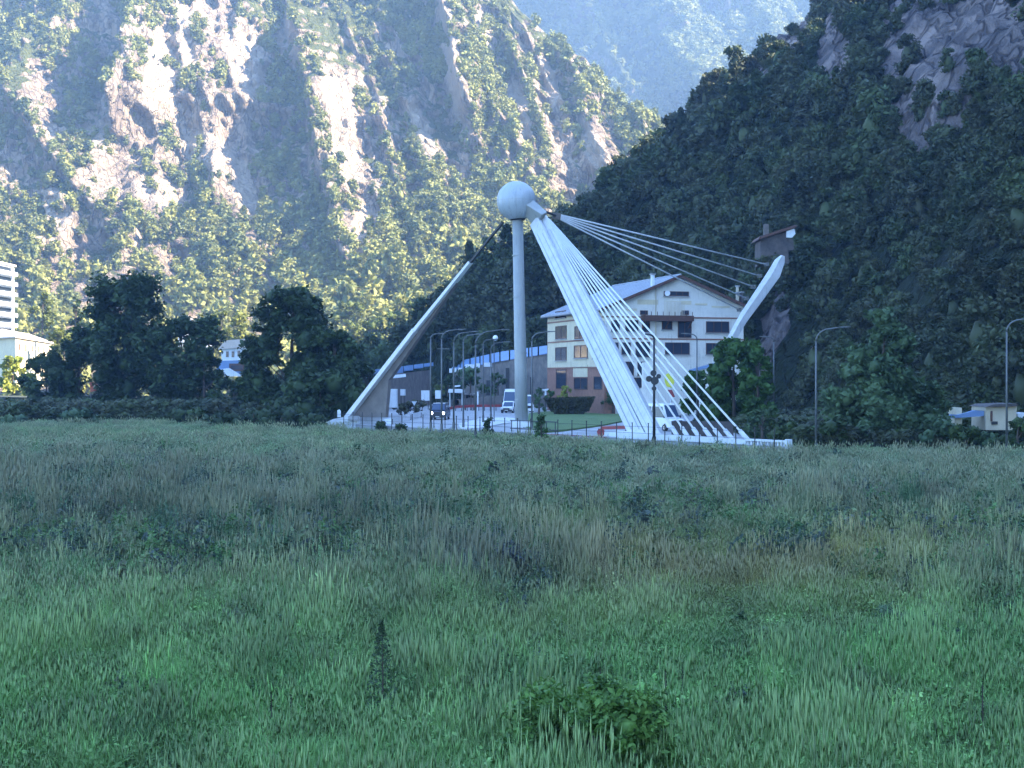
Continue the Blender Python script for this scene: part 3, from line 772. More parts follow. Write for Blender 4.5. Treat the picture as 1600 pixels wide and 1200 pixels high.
# rank weed clumps standing above the grass
m_ = 8000
cy_ = 26 + 95 * rng.random(m_) ** 1.1; cx_ = (rng.random(m_) * 2 - 1) * (0.36 * cy_ + 2)
cpx = 800 + cx_ / cy_ * FP; cpy = HY + CZ / cy_ * FP
wz = np.exp(-((cpx - 380) / 430) ** 2 - ((cpy - 830) / 75) ** 2) + 1.2 * np.exp(-((cpx - 810) / 150) ** 2 - ((cpy - 895) / 45) ** 2) + .8 * np.exp(-((cpx - 1330) / 250) ** 2 - ((cpy - 840) / 40) ** 2) + .5 * np.exp(-((cpx - 1500) / 120) ** 2 - ((cpy - 930) / 40) ** 2) + .10
ck = (rng.random(m_) < np.clip(wz * 1.3 * sstep(-.15, .25, fbm(cx_ / 3.0 + 7, cy_ / 5.0, o=3)), 0, 1)) & (((cy_ - 178) * 44.5 + (cx_ + 23) * 62.0) < -150)
cx_, cy_ = cx_[ck], cy_[ck]; q_ = len(cx_)
pal = np.array([(0.040, 0.062, 0.045), (0.055, 0.072, 0.062), (0.070, 0.130, 0.045), (0.072, 0.082, 0.050), (0.035, 0.070, 0.030), (0.11, 0.15, 0.07)])
X = np.concatenate([X, cx_]); Y = np.concatenate([Y, cy_])
T = np.concatenate([T, pal[rng.integers(0, 6, q_)] * 1.5]); idx = np.concatenate([idx, rng.choice([4, 6, 5], q_, p=[.5, .25, .25])])
nr = np.clip((cy_ - 24) / 30, .45, 1); wid = np.concatenate([wid, (1.0 + .9 * rng.random(q_)) * nr]); hgt = np.concatenate([hgt, (.75 + .65 * rng.random(q_)) * np.clip(nr * 1.3, 0, 1)]); n = len(X)
gzv = ground_z(X, Y)
scatter('meadow_grass', gp, np.stack([X, Y, gzv - 0.02], 1), np.stack([wid, wid, np.maximum(hgt, .2)], 1), rng.random(n) * 6.28, idx,
        'tall wild meadow grass and weeds filling the whole foreground', 'grass', tint=T)
print('meadow tufts', n)

# ------------------------------------------------------------------ road apron beyond the fence
GZ = 0.6
def fl(px, inset=0.0):
    """point on the fence line seen at photo column px"""
    kk = (px - 800) / FP; t = (178 * kk + 23) / (44.5 + 62 * kk)
    p = Vector((-23 + 44.5 * t, 178 - 62 * t, 0)); d = Vector((44.5, -62, 0)).normalized(); nrm = Vector((62, 44.5, 0)).normalized()
    return p + nrm * inset
FD = Vector((44.5, -62, 0)).normalized(); FN = Vector((62, 44.5, 0)).normalized()
def mat_road():
    m, nt, b = new_mat('worn_asphalt'); b.inputs['Roughness'].default_value = 0.7
    p = wpos(nt); a = noise(nt, 0.12, 5, 0.65, p); c = noise(nt, 3.0, 4, 0.7, p)
    L(nt, mixc(nt, mathn(nt, 'MULTIPLY', c, 0.3), ramp(nt, a, [(0.3, (0.25, 0.26, 0.275)), (0.7, (0.36, 0.37, 0.385))]), (0.17, 0.17, 0.18)), b.inputs['Base Color'])
    bump(nt, b, c, 0.2, 0.02); return m
M['road'] = mat_road()
M['kerb'] = mat_simple('kerb_concrete', (0.34, 0.35, 0.36), (0.24, 0.25, 0.26), 0.8, 0.8)
M['paint'] = mat_simple('road_paint', (0.56, 0.59, 0.62), (0.44, 0.46, 0.49), 0.7, 0.6)
def sheet(name, pts, z, mat, thick=0.0, **k):
    mb = MB()
    if thick: mb.prism([(p[0], p[1], z - thick) for p in pts], (0, 0, thick))
    else: mb.poly([(p[0], p[1], z) for p in pts], [tuple(range(len(pts)))])
    return tag(mb.build(name, mat), kind='structure', **k)
a0, a1 = fl(560, .35), fl(1228, .35)
sheet('road', [a0, a1, (22, 119), (30, 150), (30, 300), (-22, 300), (-26, 200)], GZ, M['road'], 1.2)
def road_pts(pp, z=GZ): return [gnd(a, b, z) for a, b in pp]
sheet('traffic_island', road_pts([(716, 664), (750, 655), (790, 653), (806, 655), (806, 660), (780, 664), (748, 670), (720, 672)]), GZ + 0.12, M['paint'], 0.3)
sheet('pavement', road_pts([(676, 670), (700, 661), (714, 662), (702, 671), (686, 673)]), GZ + 0.10, M['kerb'], 0.3)
# lawn with its kerb
M['lawn'] = None
def mat_lawn():
    m, nt, b = new_mat('mown_lawn'); b.inputs['Roughness'].default_value = 0.9
    p = wpos(nt); L(nt, ramp(nt, noise(nt, 0.6, 5, 0.7, p), [(0.3, (0.055, 0.10, 0.025)), (0.7, (0.10, 0.17, 0.045))]), b.inputs['Base Color'])
    bump(nt, b, noise(nt, 8, 3, 0.7, p), 0.5, 0.05); return m
M['lawn'] = mat_lawn()
lawn = [(826, 646), (850, 643), (930, 641), (968, 639), (986, 655), (940, 664), (880, 672), (842, 675), (822, 668)]
lz = 0.15
sheet('lawn', road_pts(lawn, GZ + lz), GZ + lz + .02, M['lawn'], 0.4)
sheet('lawn_kerb', [Vector((0, 0, 0)) + (p - sum(road_pts(lawn, GZ), Vector()) / len(lawn)) * 1.05 + sum(road_pts(lawn, GZ), Vector()) / len(lawn) for p in road_pts(lawn, GZ)], GZ + lz - .01, M['kerb'], 0.3)
for k, (p, q) in enumerate(((((745, 647)), (790, 645)), ((840, 681), (960, 668)))):
    A, B = gnd(*p, GZ), gnd(*q, GZ); s = (B - A).normalized().cross(Vector((0, 0, 1))) * .1
    sheet('road_marking', [A - s, B - s, B + s, A + s], GZ + .004, M['paint'])

# ------------------------------------------------------------------ the bridge
SPH = at(807, 314, 160); SR = 2.12
br = thing('bridge_pylon', 'white cable-stayed bridge pylon with a big pale ball on a slim mast', 'bridge', (SPH.x + 0.1, 160, GZ))
mb = MB(); mx = 812
MA = Vector(((815 - 800) / FP * 160, 160, GZ))
mb.tube([MA + Vector((0, 0, .7)), MA + Vector((-.1, 0, 6)), SPH + Vector((0.12, 0, -SR * .75))], [.70, .66, .56], 28)
mast = mb.build('mast', M['mast'], br, smooth=True)
mb = MB(); mb.tube([MA + Vector((-.1, 0, 8)), MA + Vector((-.1, 0, 8.12))], [.675, .675], 28)
for zz in (3.0, 14.0, 18.5):
    c = MA.lerp(SPH, (zz) / (SPH.z - GZ)); mb.tube([(c.x, c.y, GZ + zz), (c.x, c.y, GZ + zz + .10)], .685 - zz * .005, 28)
q = mb.build('weld_band', M['mast'], mast); q['kind'] = 'stuff'
mb = MB(); mb.prism([MA + Vector((x, y, 0)) for x, y in ((-1.1, -1), (1.15, -1), (1.15, 1), (-1.1, 1))], (0, 0, .75)); mb.build('plinth', M['whitewall'], br, bevel=.06)
bm = bmesh.new(); bmesh.ops.create_uvsphere(bm, u_segments=64, v_segments=40, radius=SR)
bmesh.ops.translate(bm, verts=bm.verts, vec=SPH)
me = bpy.data.meshes.new('ball'); bm.to_mesh(me); bm.free(); me.materials.append(M['sphere']); me.polygons.foreach_set('use_smooth', [True] * len(me.polygons))
ball = link('ball', me, br)
# panel seams of the ball
mb = MB()
for k in range(8):
    a = math.pi * k / 8
    mb.tube([SPH + Vector((math.cos(a) * math.cos(t), math.sin(a) * math.cos(t), math.sin(t))) * (SR + .003) for t in np.linspace(-math.pi / 2 + .1, math.pi * 1.5 - .1, 60)], .012, 4, caps=False)
mb.tube([SPH + Vector((math.cos(t), math.sin(t), 0)) * (SR + .003) for t in np.linspace(0, 2 * math.pi, 61)], .012, 4, caps=False)
sm = mb.build('seam', M['mast'], ball); sm['kind'] = 'stuff'
mb = MB(); mb.tube([SPH + Vector((.12, 0, -SR * .98)), SPH + Vector((.12, 0, -SR * .80))], [.75, 1.0], 28); mb.build('collar', M['dark_metal'], br, smooth=True)
# two flat white raking legs towards the near parapet
b1 = fl(994, .6) + Vector((0, 0, GZ)); b2 = fl(1022, .6) + Vector((0, 0, GZ))
t1 = at(836, 346, 158.4); t2 = at(848, 341, 158.6)
hs = FD
mb = MB(); mb.beam(b1 + Vector((0, 0, -.2)), t1, hs, 1.55, .5, 1.3, .45); leg1 = mb.build('raking_leg', M['white'], br, bevel=.05)
mb = MB(); mb.beam(b2 + Vector((0, 0, -.2)), t2, hs, 1.2, .7, 1.0, .45); leg2 = mb.build('raking_leg', M['white'], br, bevel=.05)
for lg, (pb, pt, w) in ((leg1, (b1, t1, 1.7)), (leg2, (b2, t2, 1.5))):
    mb = MB(); d = (pt - pb); L_ = d.length; d.normalize(); nrm = d.cross(hs).normalized()
    nrm = -nrm if nrm.y > 0 else nrm
    for k in (-1, 1):
        c0_, c1_ = pb + d * 1.2, pb + d * (L_ * .93); mb.beam(c0_ + hs * w * .32 * k + nrm * .26, c1_ + hs * w * .27 * k + nrm * .24, hs, .05, .04)
    q = mb.build('stiffener', M['mast'], lg); q['kind'] = 'stuff'
# braces between the legs low down
mb = MB()
for k in range(5):
    f = 0.04 + k * .06; p, q = b1.lerp(t1, f), b2.lerp(t2, f); mb.beam(p + hs * .6, q - hs * .6, (0, 0, 1), .16, .12)
q = mb.build('lacing', M['mast'], br); q['kind'] = 'stuff'
# head block where legs and stays meet the ball
hb = SPH + Vector((1.15, -.9, -.55))
mb = MB(); mb.beam(hb, at(846, 345, 158.3), hs, 1.2, 1.3, 2.4, .8); mb.build('head_block', M['mast'], br, bevel=.08)
# front stays
for k, pxb in enumerate((1049, 1065, 1083, 1101, 1117, 1134, 1158)):
    top = at(849 + k * 1.6, 336 + k * 1.2, 158.6 + k * .12); bot = fl(pxb, .6) + Vector((0, 0, 1.1))
    mb = MB(); mb.tube([bot, top], .088, 10, caps=True); cb = mb.build('cable', M['cable'], br, smooth=True)
    mb = MB(); d = (top - bot).normalized(); mb.tube([bot - d * .5, bot + d * 1.1], .19, 10); mb.build('anchor_sleeve', M['white'], cb, smooth=False)
# upper right stays to the white horn on the slope
hj = at(838, 326, 160.6)
ends = [(1198, 413, 203), (1187, 431, 202), (1177, 448, 201), (1166, 466, 200), (1155, 484, 199)]
tip = at(869, 337, 164)
mb = MB(); mb.tube([hj, tip], [.14, .14], 8); mb.build('tie_bar', M['dark_metal'], br)
mb = MB(); mb.beam(tip - Vector((.4, 0, 0)), tip + Vector((.5, 0, -.12)), (0, 0, 1), .7, .4); mb.build('clevis', M['concrete'], br, bevel=.04)
for k, (a, b, yy) in enumerate(ends):
    mb = MB(); mb.tube([tip + Vector((.3, 0, .12 - k * .11)), at(a + 3, b + 1, yy)], .085, 10); mb.build('cable', M['cable'], br, smooth=True)
# horn: inclined white box beam with a crease
mb = MB(); top, bot = (1219, 406), (1122, 560)
def hornsec(px, py, Y, s):
    c = at(px, py, Y); return [c + Vector(q) * s for q in ((-.78, -.15, .12), (-.22, -.75, -.02), (.80, -.25, -.35), (.75, .7, -.35), (-.55, .7, .2))]
secs = [hornsec(1223, 399, 204, .35), hornsec(1218, 407, 204, .85), hornsec(1208, 428, 203, 1.12), hornsec(1184, 463, 201.5, 1.0), hornsec(1166, 489, 200.5, .9), hornsec(1157, 503, 199.8, .8), hornsec(1138, 538, 199, .7)]
vv = [p for s_ in secs for p in s_]; ff = [tuple(range(5))[::-1], tuple(range(30, 35))]
for i in range(6):
    for j in range(5): ff.append((i * 5 + j, i * 5 + (j + 1) % 5, i * 5 + 5 + (j + 1) % 5, i * 5 + 5 + j))
mb.poly(vv, ff); horn = mb.build('inclined_horn', M['white'], br, bevel=.04)
mb = MB()
for a, b, yy in ends: c = at(a, b, yy - .5); mb.box((-.28, -.2, -.25), (.28, .35, .25), Matrix.Translation(c))
q = mb.build('cable_anchor', M['lamp_metal'], horn); q['kind'] = 'stuff'
# left back stay leg: white flange with a concrete web beneath that widens to the ground
lp_t = at(786, 347, 160.2); lp_b = at(541, 652, 176)
def onL(px, py):
    """point on the vertical plane of the left leg"""
    d = Vector((lp_b.x - lp_t.x, lp_b.y - lp_t.y)); kx = (px - 800) / FP
    # X = tx + s dx, Y = ty + s dy, X = kx Y
    s_ = (kx * lp_t.y - lp_t.x) / (d.x - kx * d.y); Y_ = lp_t.y + s_ * d.y
    return at(px, py, Y_)
wb = [(548, 652), (588, 596), (645, 525), (690, 470), (712, 442), (657, 521), (626, 566), (606, 594), (601, 652)]
nL = Vector((lp_b.y - lp_t.y, -(lp_b.x - lp_t.x), 0)).normalized(); nL = nL if nL.y < 0 else -nL
mb = MB(); mb.prism([onL(a, b) - nL * .1 for a, b in wb], -nL * .5); mb.build('web_wall', M['concrete'], br)
mb = MB(); mb.beam(lp_b + Vector((0, 0, -.4)), onL(650, 516), Vector((0, 0, 1)), .60, 1.0, .5, 1.0); mb.build('left_flange', M['cable'], br, bevel=.04)
mb = MB(); mb.beam(onL(650, 516), onL(735, 410), (0, 0, 1), .42, .8, .28, .6); mb.build('left_flange', M['cable'], br)
mb = MB(); mb.beam(onL(735, 410), lp_t, (0, 0, 1), .25, .3, .2, .3); mb.build('back_tie', M['dark_metal'], br)

# parapets ------------------------------------------------------------
pr = thing('bridge_parapet', 'long low white concrete bridge parapet below the cable ends, open balusters at its right end', 'parapet', fl(1228, .3))
def wall_run(mb, pa, pb, z0, z1a, z1b, th=.28, inset=.35, n=1, mi=0):
    A, B = fl(pa, inset), fl(pb, inset)
    mb.poly([A + Vector((0, 0, z0)), B + Vector((0, 0, z0)), B + Vector((0, 0, z1b)), A + Vector((0, 0, z1a)),
             A + FN * th + Vector((0, 0, z0)), B + FN * th + Vector((0, 0, z0)), B + FN * th + Vector((0, 0, z1b)), A + FN * th + Vector((0, 0, z1a))],
            [(0, 1, 2, 3), (7, 6, 5, 4), (0, 3, 7, 4), (1, 5, 6, 2), (3, 2, 6, 7), (0, 4, 5, 1)], mi)
mb = MB(); wall_run(mb, 958, 1160, -.3, 1.25, .95); mb.build('wall', M['whitewall'], pr)
mb = MB(); wall_run(mb, 952, 1228, 1.28, 1.40, 1.40, .4, .28); 
mb = MB(); wall_run(mb, 1160, 1222, -.3, .22, .22); mb.build('plinth', M['whitewall'], pr)
mb = MB(); wall_run(mb, 1160.2, 1228, .90, 1.06, 1.06, .36, .31); mb.build('coping', M['whitewall'], pr)
for pa in np.arange(1162, 1222, 5.2):
    mb = MB(); wall_run(mb, pa, pa + 2.2, .22, .90, .90, .2, .38); mb.build('baluster', M['whitewall'], pr)
mb = MB(); wall_run(mb, 1222.5, 1228.2, -.3, 1.16, 1.16, .45, .27); mb.build('end_pillar', M['whitewall'], pr, bevel=.03)
# left end
pl = thing('abutment_wall', 'white ramped abutment wall at the foot of the left bridge leg', 'wall', fl(540, .5))
def wpoly(pts, Y, th, mat, name, parent, bevel=0):
    mb = MB(); mb.prism([at(a, b, Y) for a, b in pts], (0, th, 0)); return mb.build(name, mat, parent, bevel=bevel)
wpoly([(478, 674), (520, 655), (540, 651), (562, 651), (562, 676), (478, 678)], 174, .4, M['whitewall'], 'ramp_wall', pl)
wpoly([(527, 652), (527, 641), (530, 640), (532, 643), (532, 652)], 175, .5, M['whitewall'], 'post', pl)
wpoly([(544, 650), (560, 650), (560, 657), (544, 657)], 173.5, .5, M['kerb'], 'block', pl)
wpoly([(560, 676), (560, 645), (566, 640), (573, 638), (604, 636), (604, 634), (606, 634), (606, 651), (600, 655), (600, 676)], 176, .4, M['whitewall'], 'curved_wall', pl)
wpoly([(599.5, 676), (599.5, 655), (613, 653), (613, 675)], 172, .4, M['whitewall'], 'end_wall', pl)
# the curved low white barrier along the far edge of the approach road
cw = thing('roadside_barrier', 'curved low white barrier along the road behind the parked van, dark rail below', 'barrier', gnd(640, 660, GZ))
bp = [(613, 653, 172), (628, 650, 180), (642, 646.5, 190), (658, 643, 203), (672, 640, 220), (684, 638.5, 236)]
prev = None
for k in range(len(bp) - 1):
    A, B = at(*bp[k]), at(*bp[k + 1]); A2, B2 = A + Vector((0, 0, -.62)), B + Vector((0, 0, -.62))
    A = A + (B - A) * .04
    mb = MB(); mb.prism([A, B, B2, A2 + (B - A) * .04], (0, .2, 0)); mb.build('barrier_panel', M['whitewall'], cw)
mb = MB(); mb.tube([at(a, b, y - .15) + Vector((0, 0, -.85)) for a, b, y in bp], .09, 6); mb.build('dark_rail', M['dark_metal'], cw)
mb = MB()
for a, b, y in bp: p = at(a, b, y - .05); mb.box((-.06, -.06, GZ - .1), (.06, .06, p.z - .1), Matrix.Translation((p.x, p.y - .1, 0)))
q = mb.build('barrier_posts', M['dark_metal'], cw); q['kind'] = 'stuff'

# metal fence with its posts -------------------------------------------
fe = thing('metal_fence', 'thin dark metal fence along the near edge of the road, grass at its foot', 'fence', fl(800, -.3))
posts = []
A, B = Vector((-23, 178, 0)), Vector((21.5, 116, 0)); Ln = (B - A).length; npst = int(Ln / 2.15)
pm = None
for k in range(2, npst + 1):
    p = A + FD * (k * 2.15) - FN * .35
    if p.x > 20.6: break
    posts.append(p); hh = 2.0
    if pm is None:
        mb = MB(); mb.tube([(0, 0, -.3), (0, 0, hh)], .045, 8); mb.box((-.07, -.07, hh), (.07, .07, hh + .06)); o = lpart(mb, 'post', M['dark_metal'], fe); pm = o
    else:
        o = pm.copy(); COL.objects.link(o); o.parent = fe
    o.location = p - Vector(fe.location)
mb = MB()
for z in (.55, 1.15, 1.72):
    for p, q in zip(posts[:-1], posts[1:]): mb.tube([p + Vector((0, 0, z)), q + Vector((0, 0, z))], .014, 5)
q = mb.build('wires', M['dark_metal'], fe); q['kind'] = 'stuff'
# dark railing between columns 800 and 1000 (top rail level with the eye of the road)
ra = thing('pedestrian_railing', 'dark waist-high railing crossing in front of the mast foot', 'railing', fl(830, 1.0))
mb = MB()
for z in (1.75, .95): mb.tube([fl(782, 1.2) + Vector((0, 0, z)), fl(856, 1.2) + Vector((0, 0, z))], .05, 6)
q = mb.build('rail', M['dark_metal'], ra); q['kind'] = 'stuff'
for pxx in (784, 797, 810, 824, 838, 852):
    mb = MB(); p = fl(pxx, 1.2); mb.tube([p + Vector((0, 0, GZ - .1)), p + Vector((0, 0, 1.75))], .045, 6); mb.build('upright', M['dark_metal'], ra)

# edging stones at the foot of the fence
for k, (pxx, r_) in enumerate(((858, .42), (873, .5), (889, .55), (905, .48), (921, .5), (938, .42))):
    V, F = ICO2; rr = np.random.default_rng(k); p = fl(pxx, .2)
    Vn = V * np.array([r_ * 1.2, r_ * .7, r_ * .62]) * (1 + .22 * (rr.random((len(V), 1)) - .5)) + np.array([p.x, p.y, .30])
    o = link('edging_stone', mesh_np('edging_stone', Vn, F, M['kerb'], True))
    tag(o, 'pale rounded boulder, %s in the row of six at the fence foot' % ('leftmost', 'second from the left', 'third and largest', 'fourth from the left', 'fifth from the left', 'rightmost')[k], 'boulder', 'pale boulders along the fence foot')
# red and white barrier
rb = thing('roadworks_barrier', 'red rail barrier with round red end and white block in front of the lawn', 'barrier', fl(930, 1.6))
A, B = fl(919, 1.5), fl(964, 1.8)
mb = MB(); mb.beam(A + Vector((0, 0, 1.35)), B + Vector((0, 0, 1.55)), (0, 0, 1), .30, .12); mb.build('red_rail', M['red'], rb, bevel=.02)
mb = MB(); mb.tube([A + Vector((0, -.12, .95)), A + Vector((0, .18, .95))], .36, 20); mb.build('round_end', M['red'], rb)
mb = MB(); mb.beam(A + Vector((.4, 0, .78)), B + Vector((0, 0, .78)), (0, 0, 1), .5, .3); mb.build('white_block', M['whitewall'], rb, bevel=.04)
mb = MB(); mb.box((-.6, -.25, GZ), (.6, .25, 1.75), Matrix.Translation(B + Vector((.3, .1, 0)))); mb.build('white_pillar', M['whitewall'], rb, bevel=.04)
for q in (A + Vector((-.2, 0, 0)), B + Vector((-.6, 0, 0))): mb = MB(); mb.tube([q + Vector((0, 0, GZ)), q + Vector((0, 0, 1.3))], .06, 6); mb.build('support', M['dark_metal'], rb)
mb = MB(); mb.tube([fl(851, .2) + Vector((0, 0, .62)), fl(945, .2) + Vector((0, 0, .62))], .04, 6)
tag(mb.build('low_red_pipe', M['red']), 'thin dull red pipe running low along the fence above the pale boulders', 'pipe')
# ------------------------------------------------------------------ chalet building
B0 = Vector((13.4, 215, 0)); ub = Vector((25, 7.5, 0)).normalized(); wbk = Vector((-7.5, 25, 0)).normalized()
BW, BL = 22.0, 26.5
bd = thing('chalet_building', 'big cream chalet block with grey roof, brown balcony and brick ground floor behind the cables', 'building', tuple(B0 + Vector((0, 0, GZ))))
def plane_hit(px, py, P0, nrm):
    r = Vector(((px - 800) / FP, 1, (HY - py) / FP)); o = Vector((0, 0, CZ)); t = (P0 - o).dot(nrm) / r.dot(nrm); return o + r * t
def face_uz(px, py):
    h = plane_hit(px, py, B0, wbk); return (h - B0).dot(ub), h.z
def side_uz(px, py):
    h = plane_hit(px, py, B0, ub); return (h - B0).dot(wbk), h.z
eaveR = face_uz(1160, 480)[1]; ap = face_uz(1060, 433); eL = ap[1] - (ap[1] - eaveR) * ap[0] / (BW - ap[0])
eaveL = eL
def bpt(u, w, z): return B0 + ub * u + wbk * w + Vector((0, 0, z))
mb = MB(); zb = 0.4
sec = [(0, zb), (BW, zb), (BW, eaveR), (ap[0], ap[1]), (0, eaveL)]
mb.prism([bpt(u, 0, z) for u, z in sec], wbk * BL)
wall = mb.build('wall', M['ivory'], bd)
# cream render of the long side, set 3 mm proud, and brick ground floor
bz = side_uz(905, 575)[1]
mb = MB(); mb.prism([bpt(-.05, 0.0, bz), bpt(-.05, BL, bz), bpt(-.05, BL, eaveL - .25), bpt(-.05, 0, eaveL - .25)], ub * .04); mb.build('side_render', M['cream'], bd)
mb = MB(); mb.prism([bpt(-.09, -.06, zb), bpt(-.09, BL, zb), bpt(-.09, BL, bz), bpt(-.09, -.06, bz)], ub * .08)
mb.prism([bpt(-.01, -.09, zb), bpt(1.6, -.09, zb), bpt(1.6, -.09, bz - .3), bpt(-.01, -.09, bz - .3)], wbk * .08); mb.build('brick_base', M['brick'], bd)
# roof: two planes with overhang
def roof_plane(u0, z0, u1, z1, nm):
    mb = MB(); oh = .9
    d = Vector((u1 - u0, 0, z1 - z0)).normalized(); U0, Z0 = u0 - d.x * 1.0, z0 - d.z * 1.0
    t = .28
    P = [bpt(U0, -oh, Z0), bpt(u1, -oh, z1), bpt(u1, BL + oh, z1), bpt(U0, BL + oh, Z0)]
    mb.prism([p + Vector((0, 0, .02)) for p in P], (0, 0, t)); r_ = mb.build(nm, M['slate'], bd)
    # standing seams
    mb = MB()
    nse = 14
    for k in range(nse + 1):
        w = -oh + .1 + (BL + 2 * oh - .2) * k / nse
        mb.beam(bpt(U0, w, Z0 + t + .05), bpt(u1, w, z1 + t + .05), wbk, .07, .07)
    q = mb.build('seam', M['slate'], r_); q['kind'] = 'stuff'
    mb = MB(); mb.beam(bpt(U0, -oh - .06, Z0 + .1), bpt(u1, -oh - .06, z1 + .1), (0, 0, 1), .42, .10); mb.build('bargeboard', M['brown'], bd)
    return r_
rL = roof_plane(0, eaveL, ap[0], ap[1], 'roof'); rR = roof_plane(BW, eaveR, ap[0], ap[1], 'roof')
mb = MB(); mb.tube([bpt(ap[0], -.9, ap[1] + .33), bpt(ap[0], BL + .9, ap[1] + .33)], .14, 8); mb.build('ridge_cap', M['slate'], bd)
mb = MB(); mb.tube([bpt(-1.0, -.8, eaveL - .42), bpt(-1.0, BL + .8, eaveL - .42)], .1, 8); mb.build('gutter', M['lamp_metal'], bd)
# chimneys
def chimney(px0, px1, py0, py1, w, mat):
    u0, z1 = face_uz(px0, py0); u1, z0 = face_uz(px1, py1)
    mb = MB(); mb.prism([bpt(u0, w, z0 - 1.5), bpt(u1, w, z0 - 1.5), bpt(u1, w, z1), bpt(u0, w, z1)], wbk * .6); c = mb.build('chimney', mat, bd)
    mb = MB(); mb.prism([bpt(u0 - .12, w - .1, z1), bpt(u1 + .12, w - .1, z1), bpt(u1 + .12, w - .1, z1 + .18), bpt(u0 - .12, w - .1, z1 + .18)], wbk * .8); mb.build('chimney_cap', M['kerb'], c)
chimney(1020.5, 1024.5, 429, 446, .4, M['whitewall']); chimney(1154.5, 1157, 458, 476, .5, M['beige']); chimney(1158, 1160, 447, 474, 1.2, M['beige']); chimney(1161, 1163.5, 457, 474, .5, M['stone'])
# string courses
mb = MB()
for py_ in (496.5, 530.5):
    z = face_uz(1000, py_)[1]; mb.prism([bpt(-.12, -.10, z), bpt(BW, -.10, z), bpt(BW, -.10, z + .2), bpt(-.12, -.10, z + .2)], wbk * .1)
    mb.prism([bpt(-.15, 0.01, z - .02), bpt(-.15, BL, z - .02), bpt(-.15, BL, z + .18), bpt(-.15, .01, z + .18)], ub * .1)
mb.prism([bpt(-.16, -.12, bz - .05), bpt(-.16, BL, bz - .05), bpt(-.16, BL, bz + .15), bpt(-.16, -.12, bz + .15)], ub * .12)
mb.build('string_course', M['brick'], bd)
# faint render panels on the gable
mb = MB()
for (a, b, c, d) in ((996, 468, 1028, 476), (1064, 470, 1080, 476), (1086, 474, 1105, 477), (1112, 478, 1140, 481), (975, 482, 995, 486)):
    u0, z1 = face_uz(a, b); u1, z0 = face_uz(c, d); mb.prism([bpt(u0, -.04, z0), bpt(u1, -.04, z0), bpt(u1, -.04, z1), bpt(u0, -.04, z1)], wbk * .05)
q = mb.build('gable_panel', M['cream'], bd); q['kind'] = 'stuff'
def window(px0, py0, px1, py1, face='f', mull=1, frame=M['brown'], name='window', sill=True, glass=M['glass']):
    f_ = face_uz if face == 'f' else side_uz
    u0, z1 = f_(px0, py0); u1, z0 = f_(px1, py1)
    if u0 > u1: u0, u1 = u1, u0
    if abs(z1 - z0) < .1: return
    def q(u, w, z): return bpt(u, w, z) if face == 'f' else bpt(w, u, z)
    dw = wbk if face == 'f' else ub; fw = .10; off = -.13 if face == 'f' else -.17
    mb = MB()
    def bar(a, b, c, d): mb.prism([q(a, off, c), q(b, off, c), q(b, off, d), q(a, off, d)], dw * .16)
    bar(u0, u1, z0, z0 + fw); bar(u0, u1, z1 - fw, z1); bar(u0, u0 + fw, z0 + fw, z1 - fw); bar(u1 - fw, u1, z0 + fw, z1 - fw)
    for k in range(1, mull + 1):
        u = u0 + (u1 - u0) * k / (mull + 1); bar(u - .04, u + .04, z0 + fw, z1 - fw)
    w_ = mb.build(name, frame, bd)
    mb = MB(); mb.prism([q(u0 + fw, off + .06, z0 + fw), q(u1 - fw, off + .06, z0 + fw), q(u1 - fw, off + .06, z1 - fw), q(u0 + fw, off + .06, z1 - fw)], dw * .04); mb.build('pane', glass, w_)
    if sill:
        mb = MB(); mb.prism([q(u0 - .12, off - .12, z0 - .13), q(u1 + .12, off - .12, z0 - .13), q(u1 + .12, off - .12, z0 - .01), q(u0 - .12, off - .12, z0 - .01)], dw * .25); mb.build('sill', M['kerb'], w_)
for wdef in ((1037, 455, 1076, 463, 3), (977, 500, 997, 518, 1), (1003, 502, 1015, 519, 0), (1034, 498, 1050, 515, 1), (1103, 502, 1139, 520, 2), (1039, 535, 1077, 554, 2), (1103, 536, 1122, 554, 1),
             (971, 535, 985, 554, 1), (993, 534, 1015, 558, 1), (974, 565, 990, 587, 1), (996, 565, 1008, 587, 0), (955, 500, 968, 518, 1), (955, 535, 966, 554, 1), (985, 590, 1002, 606, 1), (1128, 537, 1140, 554, 0)):
    window(*wdef[:4], 'f', wdef[4])
window(1000, 485, 1012, 492, 'f', 0, sill=False); window(1065, 485, 1076, 492, 'f', 0, sill=False)
window(1059, 502, 1080, 528, 'f', 1, M['brown'], 'door', False)
for wdef in ((869, 487, 885, 496), (869, 510, 886, 529), (899, 510, 915, 529), (869, 543, 886, 563), (898, 540, 919, 559), (927, 541, 940, 560), (927, 508, 940, 528)):
    window(*wdef, 's', 1)
window(870, 577, 886, 608, 's', 0, M['brown'], 'door', False); window(898, 590, 919, 609, 's', 1, M['brown'], 'door', False); window(929, 588, 942, 609, 's', 0, M['brown'], 'door', False)
u0, z1 = side_uz(897, 571); u1, z0 = side_uz(919, 589)
mb = MB(); mb.prism([bpt(-.16, min(u0, u1), z0), bpt(-.16, max(u0, u1), z0), bpt(-.16, max(u0, u1), z1), bpt(-.16, min(u0, u1), z1)], ub * .07); mb.build('cream_panel', M['cream'], bd)
